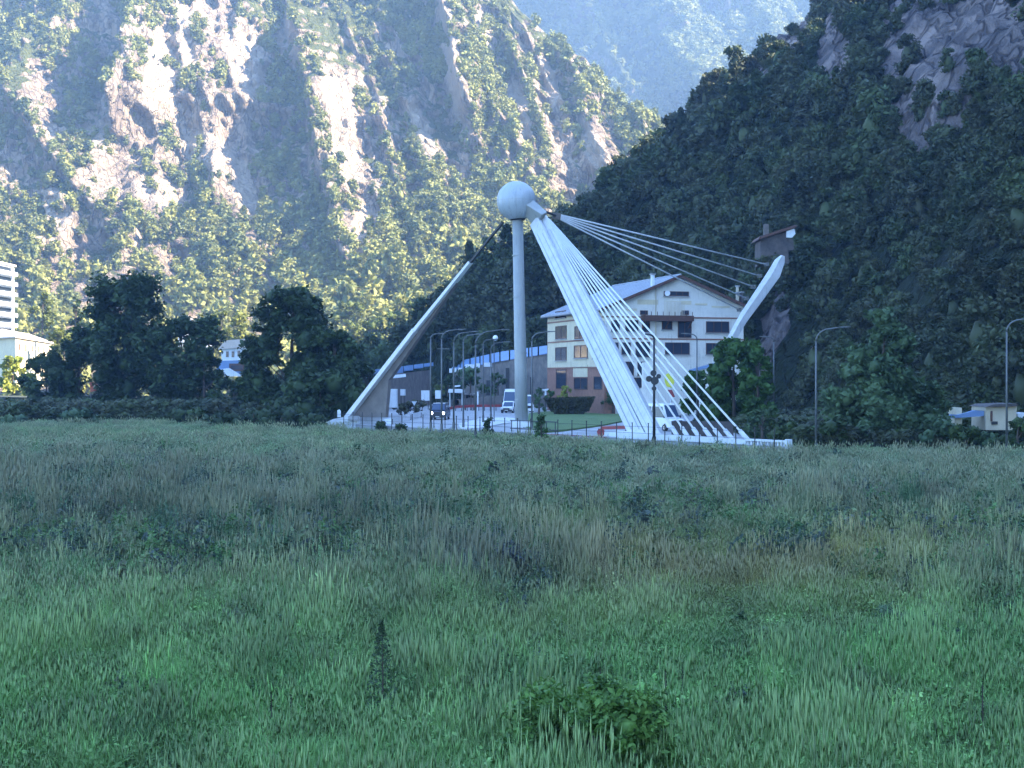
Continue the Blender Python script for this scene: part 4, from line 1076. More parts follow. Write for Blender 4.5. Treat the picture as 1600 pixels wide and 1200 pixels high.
# brown balcony with lighter railing panel above
u0, z1 = face_uz(1001, 493); u1, z0 = face_uz(1078, 502.5)  # slab drawn deeper, its brown standing for the shaded recess under it
mb = MB(); mb.prism([bpt(u0, -1.5, z0), bpt(u1, -1.5, z0), bpt(u1, -1.5, z1), bpt(u0, -1.5, z1)], wbk * 1.4); bal = mb.build('balcony', M['brown'], bd)
mb = MB()
for u in (u0 + .3, (u0 + u1) / 2, u1 - .3): mb.beam(bpt(u, -.1, z0 - 1.0), bpt(u, -1.4, z0 - .02), ub, .16, .16)
mb.build('bracket', M['brown'], bal)
a0_, az = face_uz(1033, 471); a1_, _z = face_uz(1063, 493)
mb = MB(); mb.beam(bpt(a0_, -1.4, az), bpt(a1_, -1.4, az), (0, 0, 1), .09, .09)
for k in range(15):
    u = a0_ + (a1_ - a0_) * k / 14; mb.beam(bpt(u, -1.4, z1), bpt(u, -1.4, az), ub, .05, .05)
q = mb.build('railing', M['cream'], bal)
for k in range(9):
    u = u0 + .2 + (u1 - u0 - .4) * k / 8; mb = MB(); mb.beam(bpt(u, -1.42, z1), bpt(u, -1.42, z1 + .55), ub, .07, .07); mb.build('railing_post', M['brown'], bal)
mb = MB(); c = face_uz(1042, 459); p = bpt(c[0], -.3, c[1]); mb.tube([p, p + Vector((-.06, -.22, .05))], [.3, .42], 16); mb.build('satellite_dish', M['whitewall'], bd)
mb = MB(); c = face_uz(1024, 0); mb.tube([bpt(c[0], -.18, 4), bpt(c[0], -.18, face_uz(1024, 450)[1])], .07, 8); mb.build('drainpipe', M['beige'], bd)
# white pier and low annexe in front
an = thing('annexe', 'low white annexe with bluish lean-to roof at the right foot of the chalet', 'building', (at(1100, 600, 210).x, 210, GZ))
mb = MB(); mb.prism([at(a, b, 209) for a, b in ((1085, 578), (1122, 572), (1122, 640), (1085, 640))], (0, 3.2, 0)); mb.build('wall', M['ivory'], an)
mb = MB(); mb.prism([at(a, b, 208.5) for a, b in ((1082, 577), (1124, 566), (1124, 570), (1082, 581))], (0, 4, 0)); mb.build('roof', M['blueroof'], an)

# ------------------------------------------------------------------ things behind the road, left to right
def slab(name, label, cat, px0, py0, px1, py1, Y, th, mat, extra=None, group=None):
    o = thing(name, label, cat, at((px0 + px1) / 2, py1, Y), group)
    mb = MB(); mb.prism([at(px0, py1, Y), at(px1, py1, Y), at(px1, py0, Y), at(px0, py0, Y)], (0, th, 0)); mb.build('body' if extra is None else extra, mat, o, bevel=.03)
    return o
# long industrial sheds with blue roofs
sh = thing('industrial_shed', 'long low shed with blue sheet roof running from the mast to the chalet', 'building', at(780, 600, 285))
ra_, rb_ = [(855, 541), (780, 551), (718, 565), (700, 571)], [(855, 553), (780, 565), (718, 577), (700, 579)]
Ys = [262, 280, 300, 308]
for k in range(3):
    nseg = (5, 4, 1)[k]
    for j in range(nseg):
        t0, t1 = j / nseg, (j + 1) / nseg - .03
        def ip(arr, t, Yo): a, b = arr[k], arr[k + 1]; return at(a[0] + (b[0] - a[0]) * t, a[1] + (b[1] - a[1]) * t, Ys[k] + (Ys[k + 1] - Ys[k]) * t + Yo)
        mb = MB(); mb.prism([ip(rb_, t0, 0), ip(rb_, t1, 0), ip(ra_, t1, 5), ip(ra_, t0, 5)], (0, 0, .15)); mb.build('roof_panel', M['blueroof'], sh)
mb = MB(); mb.prism([at(855, 553, 263), at(780, 565, 281), at(700, 579, 309), at(700, 612, 309), at(780, 625, 281), at(855, 625, 263)], (0, 4.5, 0)); mb.build('wall', M['greyfence'], sh)
for (a, b, c, d, m_) in ((790, 571, 800, 620, M['dark_metal']), (760, 590, 779, 618, M['dark_metal']), (828, 585, 836, 622, M['dark_metal']), (805, 560, 818, 620, M['dark_metal'])):
    mb = MB(); t = (855 - (a + c) / 2) / 75; Y = 262.6 + 18 * t; mb.prism([at(a, d, Y), at(c, d, Y), at(c, b + 4, Y), at(a, b + 4, Y)], (0, .4, 0)); mb.build('doorway', m_, sh)
for k in range(14):
    pxx = 712 + k * 10.2; Yw = 309 - (pxx - 700) * .295
    mb = MB(); q = at(pxx, 600, Yw - .5); mb.box((-.16, -.16, GZ), (.16, .16, at(pxx, 579 - (pxx - 700) * .165, Yw).z), Matrix.Translation((q.x, q.y, 0))); mb.build('pillar', M['stone' if k % 3 else 'beige'], sh)
for (a, c, t_, b_) in ((716, 726, 596, 616), (744, 752, 590, 612), (838, 852, 586, 606), (790, 799, 596, 618), (760, 772, 584, 588), (820, 827, 570, 582)):
    Yw = 308.3 - (a - 700) * .30; mb = MB(); mb.prism([at(a, b_, Yw), at(c, b_, Yw), at(c, t_, Yw), at(a, t_, Yw)], (0, .2, 0)); mb.build('window', M['glass'], sh)
for k, (a, c) in enumerate(((702, 706.5), (709, 713), (716, 722), (727, 741), (744, 750), (755, 773))):
    b = 571 + (750 - a) * .10 - (4 if a > 725 else 0)
    mb = MB(); Y = 305 - (a - 700) * .28; mb.prism([at(a, b + 6.5, Y - 5), at(c, b + 6.5, Y - 5), at(c, b, Y - 5), at(a, b, Y - 5)], (0, .15, 0)); mb.build('white_sign_panel', M['whitewall'], sh)
s2 = thing('industrial_shed', 'second blue roofed shed at the far left, passing behind the concrete bridge leg', 'building', at(630, 610, 240))
for k in range(6):
    a, c = 584 + k * 15.7, 584 + (k + 1) * 15.7 - 1; y0 = 579 - (a - 584) * .125; y1 = 579 - (c - 584) * .125; dp = max(4.5, 13 - k * 1.9)
    mb = MB(); Y0 = 235 + k * 10; Y1 = 235 + (k + 1) * 10; mb.prism([at(a, y0 + dp, Y0), at(c, y1 + dp, Y1), at(c, y1, Y1 + 4), at(a, y0, Y0 + 4)], (0, 0, .15)); mb.build('roof_panel', M['blueroof'], s2)
mb = MB(); mb.prism([at(586, 588, 236), at(672, 578, 290), at(672, 634, 290), at(586, 634, 236)], (0, 4, 0)); mb.build('wall', M['greyfence'], s2)
mb = MB(); mb.prism([at(605, 587, 236), at(634, 584, 236), at(634, 589, 236), at(605, 592, 236)], (0, .3, 0)); mb.build('pale_canopy_edge', M['whitewall'], s2)
slab('container', 'tall plain white cabin beside the concrete left bridge leg', 'cabin', 604.5, 608, 619.5, 637, 205, 2.2, M['whitewall'])
sg = thing('notice_board', 'small white notice board right of the white cabin, on two posts', 'sign', at(629, 630, 214))
def board(o, px0, py0, px1, py1, Y, foot, mat=M['whitewall'], frame=True):
    mb = MB(); mb.prism([at(px0, py1, Y), at(px1, py1, Y), at(px1, py0, Y), at(px0, py0, Y)], (0, .08, 0)); mb.build('panel', mat, o, bevel=.015)
    for p in ((px0 * .85 + px1 * .15), (px0 * .15 + px1 * .85)):
        a = at(p, py0, Y + .14); mb = MB(); mb.tube([(a.x, a.y, foot), a], .05, 6); mb.build('post', M['dark_metal'], o)
board(sg, 625.5, 608, 633.5, 618, 214, GZ)
board(thing('notice_board', 'larger square white notice board left of the brighter lamp post', 'sign', at(665, 640, 226)), 658, 610, 671, 626, 226, GZ)
board(thing('notice_board', 'pale notice board just above the dark van roof', 'sign', at(686, 640, 230)), 680, 610, 691, 623, 230, GZ)
# yield sign seen as a pale triangle
yo = thing('traffic_sign', 'small pale triangular give-way sign left of the dark van', 'sign', at(648, 650, 215))
mb = MB(); mb.prism([at(643, 627, 215), at(651.5, 627, 215), at(647.2, 634, 215)], (0, .04, 0)); mb.build('plate', M['whitewall'], yo)
mb = MB(); a = at(647.2, 632, 215.1); mb.tube([(a.x, a.y, GZ), a], .035, 6); mb.build('post', M['lamp_metal'], yo)
# petrol station kiosk canopy
ks = thing('kiosk', 'small white canopied kiosk between the lamp posts behind the road', 'kiosk', at(714, 632, 246))
mb = MB(); mb.prism([at(700, 613.5, 246), at(725, 614, 246), at(725, 609.5, 246), at(718, 608, 246), at(701, 608, 246)], (0, 2.6, 0)); mb.build('canopy', M['whitewall'], ks, bevel=.05)
mb = MB(); mb.prism([at(708.5, 605, 247), at(719, 604, 247), at(719, 601.5, 247), at(709, 602.5, 247)], (0, 1, 0)); mb.build('roof_sign', M['whitewall'], ks)
for a in (703, 722): mb = MB(); p = at(a, 612, 247); mb.tube([(p.x, p.y, GZ), p], .09, 8); mb.build('pillar', M['whitewall'], ks)
mb = MB(); mb.prism([at(706, 633, 247), at(717, 633, 247), at(717, 626, 247), at(714, 624, 247), at(708, 624, 247)], (0, 1.5, 0)); mb.build('counter', M['kerb'], ks)
# red guard rail
gr = thing('guard_rail', 'dark red guard rail along the far side of the road left of the mast', 'guard rail', at(745, 640, 240))
pts = [at(700, 638.5, 232), at(716, 635.5, 238), at(750, 634, 242), at(786, 634, 243)]
for p, q in zip(pts[:-1], pts[1:]): mb = MB(); mb.beam(p, q, (0, 0, 1), .42, .1); mb.build('rail', M['red'], gr)
for i in range(10):
    p = at(703 + i * 9, 636, 241.2); mb = MB(); mb.tube([(p.x, p.y, GZ - .05), (p.x, p.y, p.z)], .06, 6); mb.build('rail_post', M['dark_metal'], gr)
mb = MB(); mb.prism([at(700, 636, 247), at(855, 636, 247), at(855, 622, 247), at(780, 618, 247), at(700, 625, 247)], (0, .25, 0))
tag(mb.build('slatted_fence', M['greyfence']), 'grey boarded fence behind the red guard rail', 'fence')
for k, pxx in enumerate((727, 736, 741, 746.5)):
    o = thing('gate_post', ('grey gate post leftmost in the row right of the kiosk', 'grey gate post second from the kiosk', 'grey gate post third from the kiosk', 'taller white gate post nearest the thick lamp post')[k], 'post', at(pxx, 633, 245), 'gate posts right of the kiosk')
    mb = MB(); p = at(pxx, 616 - (4 if k == 3 else 0), 245); mb.box((-.12, -.12, GZ), (.12, .12, p.z), Matrix.Translation((p.x, 245, 0))); mb.build('shaft', M['whitewall'] if k == 3 else M['stone'], o)
    mb = MB(); mb.box((-.17, -.17, p.z), (.17, .17, p.z + .1), Matrix.Translation((p.x, 245, 0))); mb.build('cap', M['kerb'], o)
# white T-shaped sign right of the mast
ts = thing('sign', 'white T-shaped signboard right of the mast above the shrubs', 'sign', at(848, 640, 236))
mb = MB(); mb.prism([at(839.5, 612, 236), at(839.5, 609.5, 236), at(857, 607.2, 236), at(858, 610, 236)], (0, .8, 0)); mb.build('board', M['whitewall'], ts)
mb = MB(); mb.prism([at(851, 618, 236.2), at(854, 618, 236.2), at(854, 610, 236.2), at(851, 610, 236.2)], (0, .3, 0)); mb.build('stem', M['whitewall'], ts)
mb = MB(); p = at(852.5, 617, 236.4); mb.tube([(p.x, p.y, GZ), p], .07, 6); mb.build('post', M['dark_metal'], ts)

# ------------------------------------------------------------------ vehicles
def vehicle(name, label, loc, rz, Lh, W, H, body, roofc, hood=0.22, hoodh=0.52, wsr=0.16, lights='headlight_off', roofextra=0.0, group=None, lower=None):
    """nose points to -Y in its own space"""
    o = local_thing(name, label, {'dark_van': 'van', 'white_van': 'van', 'white_car': 'car', 'parked_car': 'car', 'lorry': 'lorry'}.get(name, 'car'), loc, rz, group)
    x = W / 2; h0 = .34; y0 = -Lh / 2; y1 = Lh / 2; hy = y0 + Lh * hood; wy = hy + Lh * wsr; hz = H * hoodh; belt = hz + .04; tz = H - .05
    prof = [(y0, h0), (y0 - .06, h0 + .25), (y0 - .02, hz * .82), (y0 + .18, hz * .95), (hy, hz + .04), (hy + .02, belt), (y1 - .05, belt + .03), (y1, hz * .8), (y1, h0)]
    mb = MB()
    def loft(pr, wf):
        n = len(pr); v = []
        for s in (-1, -.94, .94, 1):
            for (yy, zz) in pr:
                k = 1 if abs(s) == 1 else 0
                v.append((s * wf(zz), yy * (1 if not k else .985), zz - (0.0 if not k else .02)))
        f = [tuple(range(n))[::-1], tuple(range(3 * n, 4 * n))]
        for a in range(3):
            for i in range(n): f.append((a * n + i, a * n + (i + 1) % n, (a + 1) * n + (i + 1) % n, (a + 1) * n + i))
        return v, f
    mb.poly(*loft(prof, lambda z: x)); lpart(mb, 'body', M[body], o, bevel=.04)
    cab = [(hy, belt - .02), (wy, tz), (wy + .12, H), (y1 - .28, H), (y1 - .06, tz - .05), (y1 - .02, belt - .02)]
    mb = MB(); mb.poly(*loft(cab, lambda z: x - .04 - (z - belt) / max(H - belt, .1) * .13)); cabin = lpart(mb, 'cabin', M[body], o, bevel=.04)
    mb = MB(); rz0 = H + .004; mb.box((-x + .22, wy + .15, rz0 - .02), (x - .22, y1 - .32, rz0 + .035 + roofextra)); lpart(mb, 'roof', M[roofc], o, bevel=.02)
    # windscreen
    wsx = x - .16; d = Vector((0, wy - hy, tz - belt)).normalized(); nn = Vector((0, -d.z, d.y))
    def ws(t, sx): return Vector((sx, hy, belt)) + d * ((tz - belt) / d.z * t) + nn * .018
    mb = MB(); mb.prism([ws(.08, -wsx), ws(.08, wsx), ws(.92, wsx - .1), ws(.92, -wsx + .1)], nn * .02); lpart(mb, 'windscreen', M['windscreen'], o)
    for s in (-1, 1):
        mb = MB(); wz0, wz1 = belt + .06, H - .28; xo = x - .02
        mb.prism([(s * (x - .035), hy + (wy - hy) * .25 + .1, wz0), (s * (x - .035), hy + Lh * .42, wz0), (s * (x - .11), hy + Lh * .42, wz1), (s * (x - .11), wy + .05, wz1)], (s * .02, 0, 0)); lpart(mb, 'side_window', M['glass'], o)
        mb = MB(); mb.prism([(s * (x - .035), hy + Lh * .45, wz0), (s * (x - .035), y1 - .5, wz0), (s * (x - .11), y1 - .55, wz1), (s * (x - .11), hy + Lh * .45, wz1)], (s * .02, 0, 0)); lpart(mb, 'side_window', M['glass'], o)
        mb = MB(); mb.tube([(s * (x - .24), y0 - .10, hz * .74), (s * (x - .24), y0 + .05, hz * .74)], [.15, .17], 14); lpart(mb, 'headlight', M[lights], o)
        mb = MB(); mb.box((s * x - .02 if s > 0 else s * x - .22, hy + .12, belt + .02), (s * x + .22 if s > 0 else s * x + .02, hy + .2, belt + .24)); lpart(mb, 'mirror', M['plastic'], o, bevel=.02)
        for yy in (y0 + Lh * .17, y1 - Lh * .19):
            mb = MB(); mb.tube([(s * (x - .22), yy, .34), (s * (x + .01), yy, .34)], .34, 20); w_ = lpart(mb, 'tyre', M['tyre'], o)
            mb = MB(); mb.tube([(s * (x - .02), yy, .34), (s * (x + .025), yy, .34)], .2, 14); r_ = lpart(mb, 'rim', M['rim'], w_)
    mb = MB(); mb.box((-x + .42, y0 - .085, hz * .55), (x - .42, y0 + .02, hz * .86)); lpart(mb, 'grille', M['plastic'], o)
    mb = MB(); mb.box((-x + .06, y0 - .14, h0 - .04), (x - .06, y0 + .1, h0 + .2)); lpart(mb, 'bumper', M[lower or 'plastic'], o, bevel=.03)
    mb = MB(); mb.box((-.26, y0 - .165, h0 + .04), (.26, y0 - .145, h0 + .15)); lpart(mb, 'number_plate', M['plate'], o)
    return o
vehicle('dark_van', 'dark van with pale roof and both headlights lit, driving towards the fence', (at(687, 640, 190).x, 191.5, GZ), math.radians(-6), 4.6, 1.98, 2.1, 'vandark', 'vanwhite', .14, .56, .12, 'headlight')
vehicle('white_car', 'white car with dark grille standing just left of the mast foot', (at(796, 640, 228).x, 228, GZ), math.radians(-12), 4.3, 1.85, 1.75, 'vanwhite', 'vanwhite', .24, .52, .14)
vehicle('white_van', 'white high-roofed van right behind the white car by the mast', (at(799, 640, 236).x, 238, GZ), math.radians(-8), 5.6, 2.1, 3.3, 'vanwhite', 'vanwhite', .10, .45, .10, roofextra=.25)
vehicle('white_van', 'white van half hidden by the right side of the mast', (at(822, 640, 226).x, 229, GZ), math.radians(6), 4.8, 1.9, 2.7, 'vanwhite', 'vanwhite', .12, .48, .12, lower='vanwhite')
vehicle('white_van', 'white delivery van seen through the lower bridge cables', (at(1034, 650, 150).x, 152, GZ), math.radians(38), 5.2, 2.0, 2.75, 'vanwhite', 'vanwhite', .12, .46, .12, lower='vanwhite')

# coloured signs seen through the cables
cs = thing('forecourt_sign', 'bright yellow-green board over a dark red one behind the cables', 'sign', at(1044, 640, 175))
mb = MB(); mb.prism([at(a, b, 175) for a, b in ((1038, 587), (1044, 583), (1050, 586), (1054, 597), (1050, 606), (1042, 604), (1039, 597))], (0, .25, 0)); mb.build('yellow_panel', M['yellow'], cs, bevel=.03)
mb = MB(); mb.prism([at(a, b, 175.1) for a, b in ((1042, 609), (1050, 609), (1055, 620), (1048, 622))], (0, .2, 0)); mb.build('red_panel', M['red'], cs, bevel=.03)
mb = MB(); p = at(1048, 592, 175.4); mb.tube([(p.x, p.y, GZ), p], .09, 8); mb.build('post', M['whitewall'], cs)
tw = thing('white_column', 'broad white column between the windows behind the cables', 'column', at(1012, 606, 205))
mb = MB(); mb.prism([at(a, b, 205) for a, b in ((1004, 606), (1004, 566), (1019, 566), (1021, 606))], (0, 1.2, 0)); mb.build('shaft', M['ivory'], tw, bevel=.04)
mb = MB(); mb.prism([at(a, b, 205.05) for a, b in ((1002, 650), (1002, 606.2), (1023, 606.2), (1023, 650))], (0, 1.4, 0)); mb.build('base', M['ivory'], tw)
rw = thing('retaining_wall', 'low stone retaining wall behind the last cable ends', 'wall', at(1130, 680, 136))
mb = MB(); mb.prism([at(a, b, 137) for a, b in ((1050, 690), (1050, 658), (1145, 659), (1146, 676), (1146, 690))], (0, .5, 0)); mb.build('wall', M['stone'], rw)

# ------------------------------------------------------------------ stone hut on the slope
ht = thing('stone_hut', 'dark stone hut with slanting roof perched on the slope above the white horn', 'hut', at(1212, 400, 226))
mb = MB(); mb.prism([at(a, b, 226) for a, b in ((1188, 414), (1188, 373), (1230, 361), (1233, 412))], (0, 5, 0)); mb.build('wall', M['stone'], ht)
mb = MB(); mb.prism([at(a, b, 225.3) for a, b in ((1184, 375), (1188, 369), (1240, 352), (1246, 352), (1243, 355.5), (1192, 372))], (0, 6.4, 0)); mb.build('roof', M['brown'], ht)
mb = MB(); mb.prism([at(a, b, 228) for a, b in ((1194, 368), (1194, 350), (1201.5, 350), (1201.5, 366))], (0, .8, 0)); c = mb.build('chimney', M['greyfence'], ht)
mb = MB(); mb.prism([at(a, b, 225.6) for a, b in ((1229, 371), (1229, 361), (1241, 357), (1243, 365), (1238, 371))], (0, .5, 0)); mb.build('white_patch', M['whitewall'], ht)
mb = MB(); mb.prism([at(a, b, 226.1) for a, b in ((1231, 392), (1231, 373), (1239, 373), (1241, 390))], (0, 4, 0)); mb.build('side_wall', M['stone'], ht)

# ------------------------------------------------------------------ street lamps
def street_lamp(px, pytop, Y, foot, armpx, label, group='curved street lamps along the road', mat='lamp_metal', r=.068, head=True):
    o = thing('street_lamp', label, 'street lamp', (at(px, 600, Y).x, Y, foot), group)
    b = Vector((at(px, 600, Y).x, Y, foot)); topz = CZ + (HY - pytop) / FP * Y
    ax = (armpx - px) / FP * Y; r0 = min(abs(ax) * .55, 1.6); sgn = 1 if ax > 0 else -1
    pts = [b, b + Vector((0, 0, (topz - foot) * .5)), Vector((b.x, Y, topz - r0))]
    for k in range(1, 7):
        a = math.pi / 2 * k / 6; pts.append(Vector((b.x + sgn * r0 * (1 - math.cos(a)), Y, topz - r0 + r0 * .88 * math.sin(a))))
    tip_ = Vector((b.x + ax, Y - .2, topz))
    pts.append(tip_)
    mb = MB(); mb.tube(pts[:3], [r * 1.5, r * 1.15, r], 10); mb.build('pole', M[mat], o, smooth=True)
    mb = MB(); mb.tube(pts[2:], [r] + [r * .95] * (len(pts) - 4) + [r * .7], 10); mb.build('arm', M[mat], o, smooth=True)
    if head:
        mb = MB(); mb.beam(tip_ - Vector((sgn * .15, 0, .02)), tip_ + Vector((sgn * .6, 0, 0)), (0, 1, 0), .3, .14, .16, .08); mb.build('lamp_head', M[mat], o, bevel=.02)
    mb = MB(); mb.tube([b, b + Vector((0, 0, .9))], r * 2.0, 10); mb.build('base', M[mat], o)
    return o
LAMPS = [
    (673, 521, 150, GZ, 688, 'dim lamp post leftmost in the left cluster'), (690, 514.5, 145, GZ, 718, 'slender lamp post with long arm and small crossbar, in front of the notice boards'),
    (709, 518, 150, GZ, 739, 'lamp post third from the left with its arm over the dark slope'), (724, 522, 158, GZ, 746, 'lamp post between the third lamp and the thick near one'),
    (743, 515, 138, .1, 786, 'thick near lamp post whose shaft passes in front of the fence left of the mast'), (755, 530, 176, GZ, 770, 'short far lamp post left of the white globe'),
    (767, 534, 186, GZ, 790, 'farthest small lamp post just left of the mast'), (831, 518, 150, GZ, 858, 'lamp post right of the mast, arm reaching to the chalet'),
    (1275, 511, 118, -.1, 1316, 'tall lone lamp post left of the big dark tree'), (1573, 497, 113, -.1, 1612, 'lamp post at the right edge of the photo in front of the beige hut'),
    (1209, 526, 160, GZ, 1195, 'thin pale lamp post between the white horn and the big tree'), (1089, 521, 170, GZ, 1072, 'lamp post in front of the right windows of the chalet')]
for a in LAMPS: street_lamp(*a, mat='lamp_pale' if a[0] in (690, 1275, 1573, 831) else 'lamp_metal')
mb = MB(); mb.beam(at(683, 545, 144.8), at(702, 545, 144.8), (0, 0, 1), .07, .07); o = mb.build('crossbar', M['lamp_metal']); 
o.parent = [q for q in bpy.data.objects if q.get('label', '').startswith('slender lamp')][0]; o.matrix_parent_inverse = Matrix.Translation(o.parent.location).inverted()
# white globe lamp
gl = thing('globe_lamp', 'small bright white globe lamp high above the blue shed roof', 'street lamp', at(772, 600, 178))
mb = MB(); p = at(772, 531, 178); mb.tube([(p.x, 178, GZ), p], .06, 8); mb.build('pole', M['lamp_metal'], gl)
mb = MB(); c = at(774, 528, 178); bmv, bmf = ICO2; mb.poly([Vector(v) * .33 + c for v in bmv], [tuple(f) for f in bmf]); mb.build('globe', M['lampglass'], gl, smooth=True)
# near dark post with signals in front of the cables
sp = street_lamp(1022, 522, 126, .1, 1008, 'dark post with round traffic signals standing in front of the cables', 'post', 'dark_metal', .09, False)
del sp['group']; sp['category'] = 'signal post'
for (a, b, r_) in ((1014, 592, .26), (1021, 583, .26), (1023, 595, .34), (1029, 588, .2), (1022, 607, .2)):
    c = at(a, b, 125.8); mb = MB(); mb.tube([c + Vector((0, -.12, 0)), c + Vector((0, .12, 0))], r_, 14); mb.build('signal_head', M['dark_metal'], sp)

# ------------------------------------------------------------------ left edge posts, sign, wall
lw = thing('stone_field_wall', 'low grey stone wall at the far left edge of the meadow', 'wall', at(40, 640, 255))
for k in range(11):
    a = -20 + k * 13; mb = MB(); y0 = 626 + (k * 7 % 3) * .7 + k * .5; mb.prism([at(a, 648, 255), at(a + 12.2, 648, 255), at(a + 12.2, y0 + .4, 255), at(a, y0, 255)], (0, .6, 0)); mb.build('wall_section', M['stone'], lw, bevel=.05)
wk = thing('water_trough', 'low whitish trough in front of the grey field wall at the left edge', 'trough', at(10, 645, 245))
mb = MB(); mb.prism([at(-8, 644, 240), at(24, 647, 240), at(24, 641.5, 240), at(-8, 638, 240)], (0, 1.2, 0)); mb.build('basin', M['kerb'], wk, bevel=.05)
mb = MB(); mb.prism([at(19.5, 652, 239.5), at(24, 652, 239.5), at(24.5, 642, 239.5), at(19.5, 642, 239.5)], (0, .5, 0)); mb.build('leg', M['kerb'], wk)
def post(px, py0, py1, Y, r, label, mat, knob=True, cat='post', name='post'):
    o = thing(name, label, cat, at(px, py1, Y)); a, b = at(px, py1, Y), at(px, py0, Y)
    mb = MB(); mb.tube([a + Vector((0, 0, -.5)), b], r, 10); mb.build('shaft', M[mat], o)
    if knob: mb = MB(); mb.box((-r * 1.8, -r * 1.8, 0), (r * 1.8, r * 1.8, .35), Matrix.Translation(b)); mb.build('head', M['kerb'], o, bevel=.03)
    return o
post(77.5, 595, 635, 246, .28, 'thick pale grey post at the far left, leftmost of the posts', 'lamp_pale')
post(106, 590, 634, 246, .09, 'thin dark pole with a small pale head, right of the thick grey post', 'lamp_metal')
post(194, 603, 641, 238, .09, 'thin pole with pale head standing in front of the tall dark trees', 'lamp_pale')
post(265, 608, 645, 236, .09, 'bare thin pole under the middle of the dark trees', 'lamp_metal', False)
post(327, 611, 640, 236, .10, 'short pale pole right of the dark tree group', 'lamp_pale')
rs = post(142, 599, 641, 238, .10, 'pole carrying a red and white banner board below the dark trees', 'lamp_pale', False, 'sign', 'banner_sign')
mb = MB(); mb.prism([at(141, 612.5, 237.7), at(157, 609, 237.7), at(162, 598, 237.7), at(140, 597, 237.7)], (0, .12, 0)); mb.build('red_board', M['redsign'], rs)
mb = MB(); mb.prism([at(146, 608, 237.5), at(155, 606, 237.5), at(160.5, 600, 237.5), at(146, 601.5, 237.5)], (0, .08, 0)); mb.build('white_print', M['beige'], rs)
mb = MB(); mb.beam(at(132, 618, 238), at(163, 615, 238), (0, 0, 1), .12, .08); mb.build('crossbar', M['lamp_pale'], rs)
wd = thing('white_box', 'tiny white meter box under the dark trees', 'box', at(219, 635, 236))
mb = MB(); mb.prism([at(216.5, 634.5, 236), at(221, 634.5, 236), at(221, 630.5, 236), at(216.5, 630.5, 236)], (0, .3, 0)); mb.build('case', M['whitewall'], wd, bevel=.02)
mb = MB(); p = at(218.7, 634, 236.1); mb.tube([(p.x, p.y, 0), p], .05, 6); mb.build('stand', M['lamp_metal'], wd)

# ------------------------------------------------------------------ buildings far left (sunlit)
def block(name, label, pts_front, Y, depth, wallm, roofm, roof=None, wins=(), extra=(), side=None):
    o = thing(name, label, 'building', at(pts_front[0][0], pts_front[0][1], Y))
    mb = MB(); mb.prism([at(a, b, Y) for a, b in pts_front], (depth[0], depth[1], 0)); mb.build('wall', wallm, o)
    if roof: mb = MB(); mb.prism([at(a, b, Y - .5) for a, b in roof], (depth[0], depth[1] + 1, 0)); mb.build('roof', roofm, o)
    for (a, b, c, d) in wins:
        mb = MB(); mb.prism([at(a, d, Y - .1), at(c, d, Y - .1), at(c, b, Y - .1), at(a, b, Y - .1)], (0, .15, 0)); w_ = mb.build('window', M['brown'], o)
        mb = MB(); q = .12 * (c - a); mb.prism([at(a + q, d - q, Y - .14), at(c - q, d - q, Y - .14), at(c - q, b + q, Y - .14), at(a + q, b + q, Y - .14)], (0, .05, 0)); mb.build('pane', M['glass'], w_)
    return o
# long pale house: end wall to the left, long wall facing right, towards the sun
h1 = thing('farmhouse', 'long sunlit cream house with pale tiled roof at the far left edge', 'building', at(25, 600, 380))
P = {k: at(*v) for k, v in dict(a=(-40, 604, 400), b=(24, 604, 372), c=(84, 602, 440), ta=(-40, 530, 400), tb=(24, 526, 372), tc=(84, 530, 440)).items()}
mb = MB(); mb.prism([P['a'], P['b'], P['c'], P['a'] + (P['c'] - P['b'])], (0, 0, P['tb'].z - P['b'].z)); mb.build('wall', M['cream'], h1)
ez_ = P['tb'].z
mb = MB(); o_ = Vector((0, 0, 0)); q0, q1, q2, q3 = [Vector((v.x, v.y, ez_)) for v in (P['a'], P['b'], P['c'], P['a'] + (P['c'] - P['b']))]
cen = (q0 + q1 + q2 + q3) / 4; r0_, r1_ = (q0 + q1) / 2 + Vector((0, 0, 2.8)), (q2 + q3) / 2 + Vector((0, 0, 2.8))
ex = [cen + (v - cen) * 1.06 for v in (q0, q1, q2, q3)]
mb.poly([*ex, r0_ + (r1_ - r0_) * .15, r0_ + (r1_ - r0_) * .85, *[e - Vector((0, 0, .3)) for e in ex]], [(0, 1, 4), (1, 2, 5, 4), (2, 3, 5), (3, 0, 4, 5), (6, 7, 1, 0), (7, 8, 2, 1), (8, 9, 3, 2), (9, 6, 0, 3), (9, 8, 7, 6)])
mb.build('roof', M['paleroof'], h1)
dl = (P['c'] - P['b']); nl = Vector((dl.y, -dl.x, 0)).normalized()
for row in range(2):
    for k in range(6):
        p = P['b'] + dl * (.08 + .155 * k) + nl * .06; z = P['b'].z + 5.0 + row * 4.2; p = Vector((p.x, p.y, z)); e = dl.normalized() * .55
        mb = MB(); mb.prism([p - e, p + e, p + e + Vector((0, 0, 1.6)), p - e + Vector((0, 0, 1.6))], nl * .1); mb.build('window', M['brown'], h1)
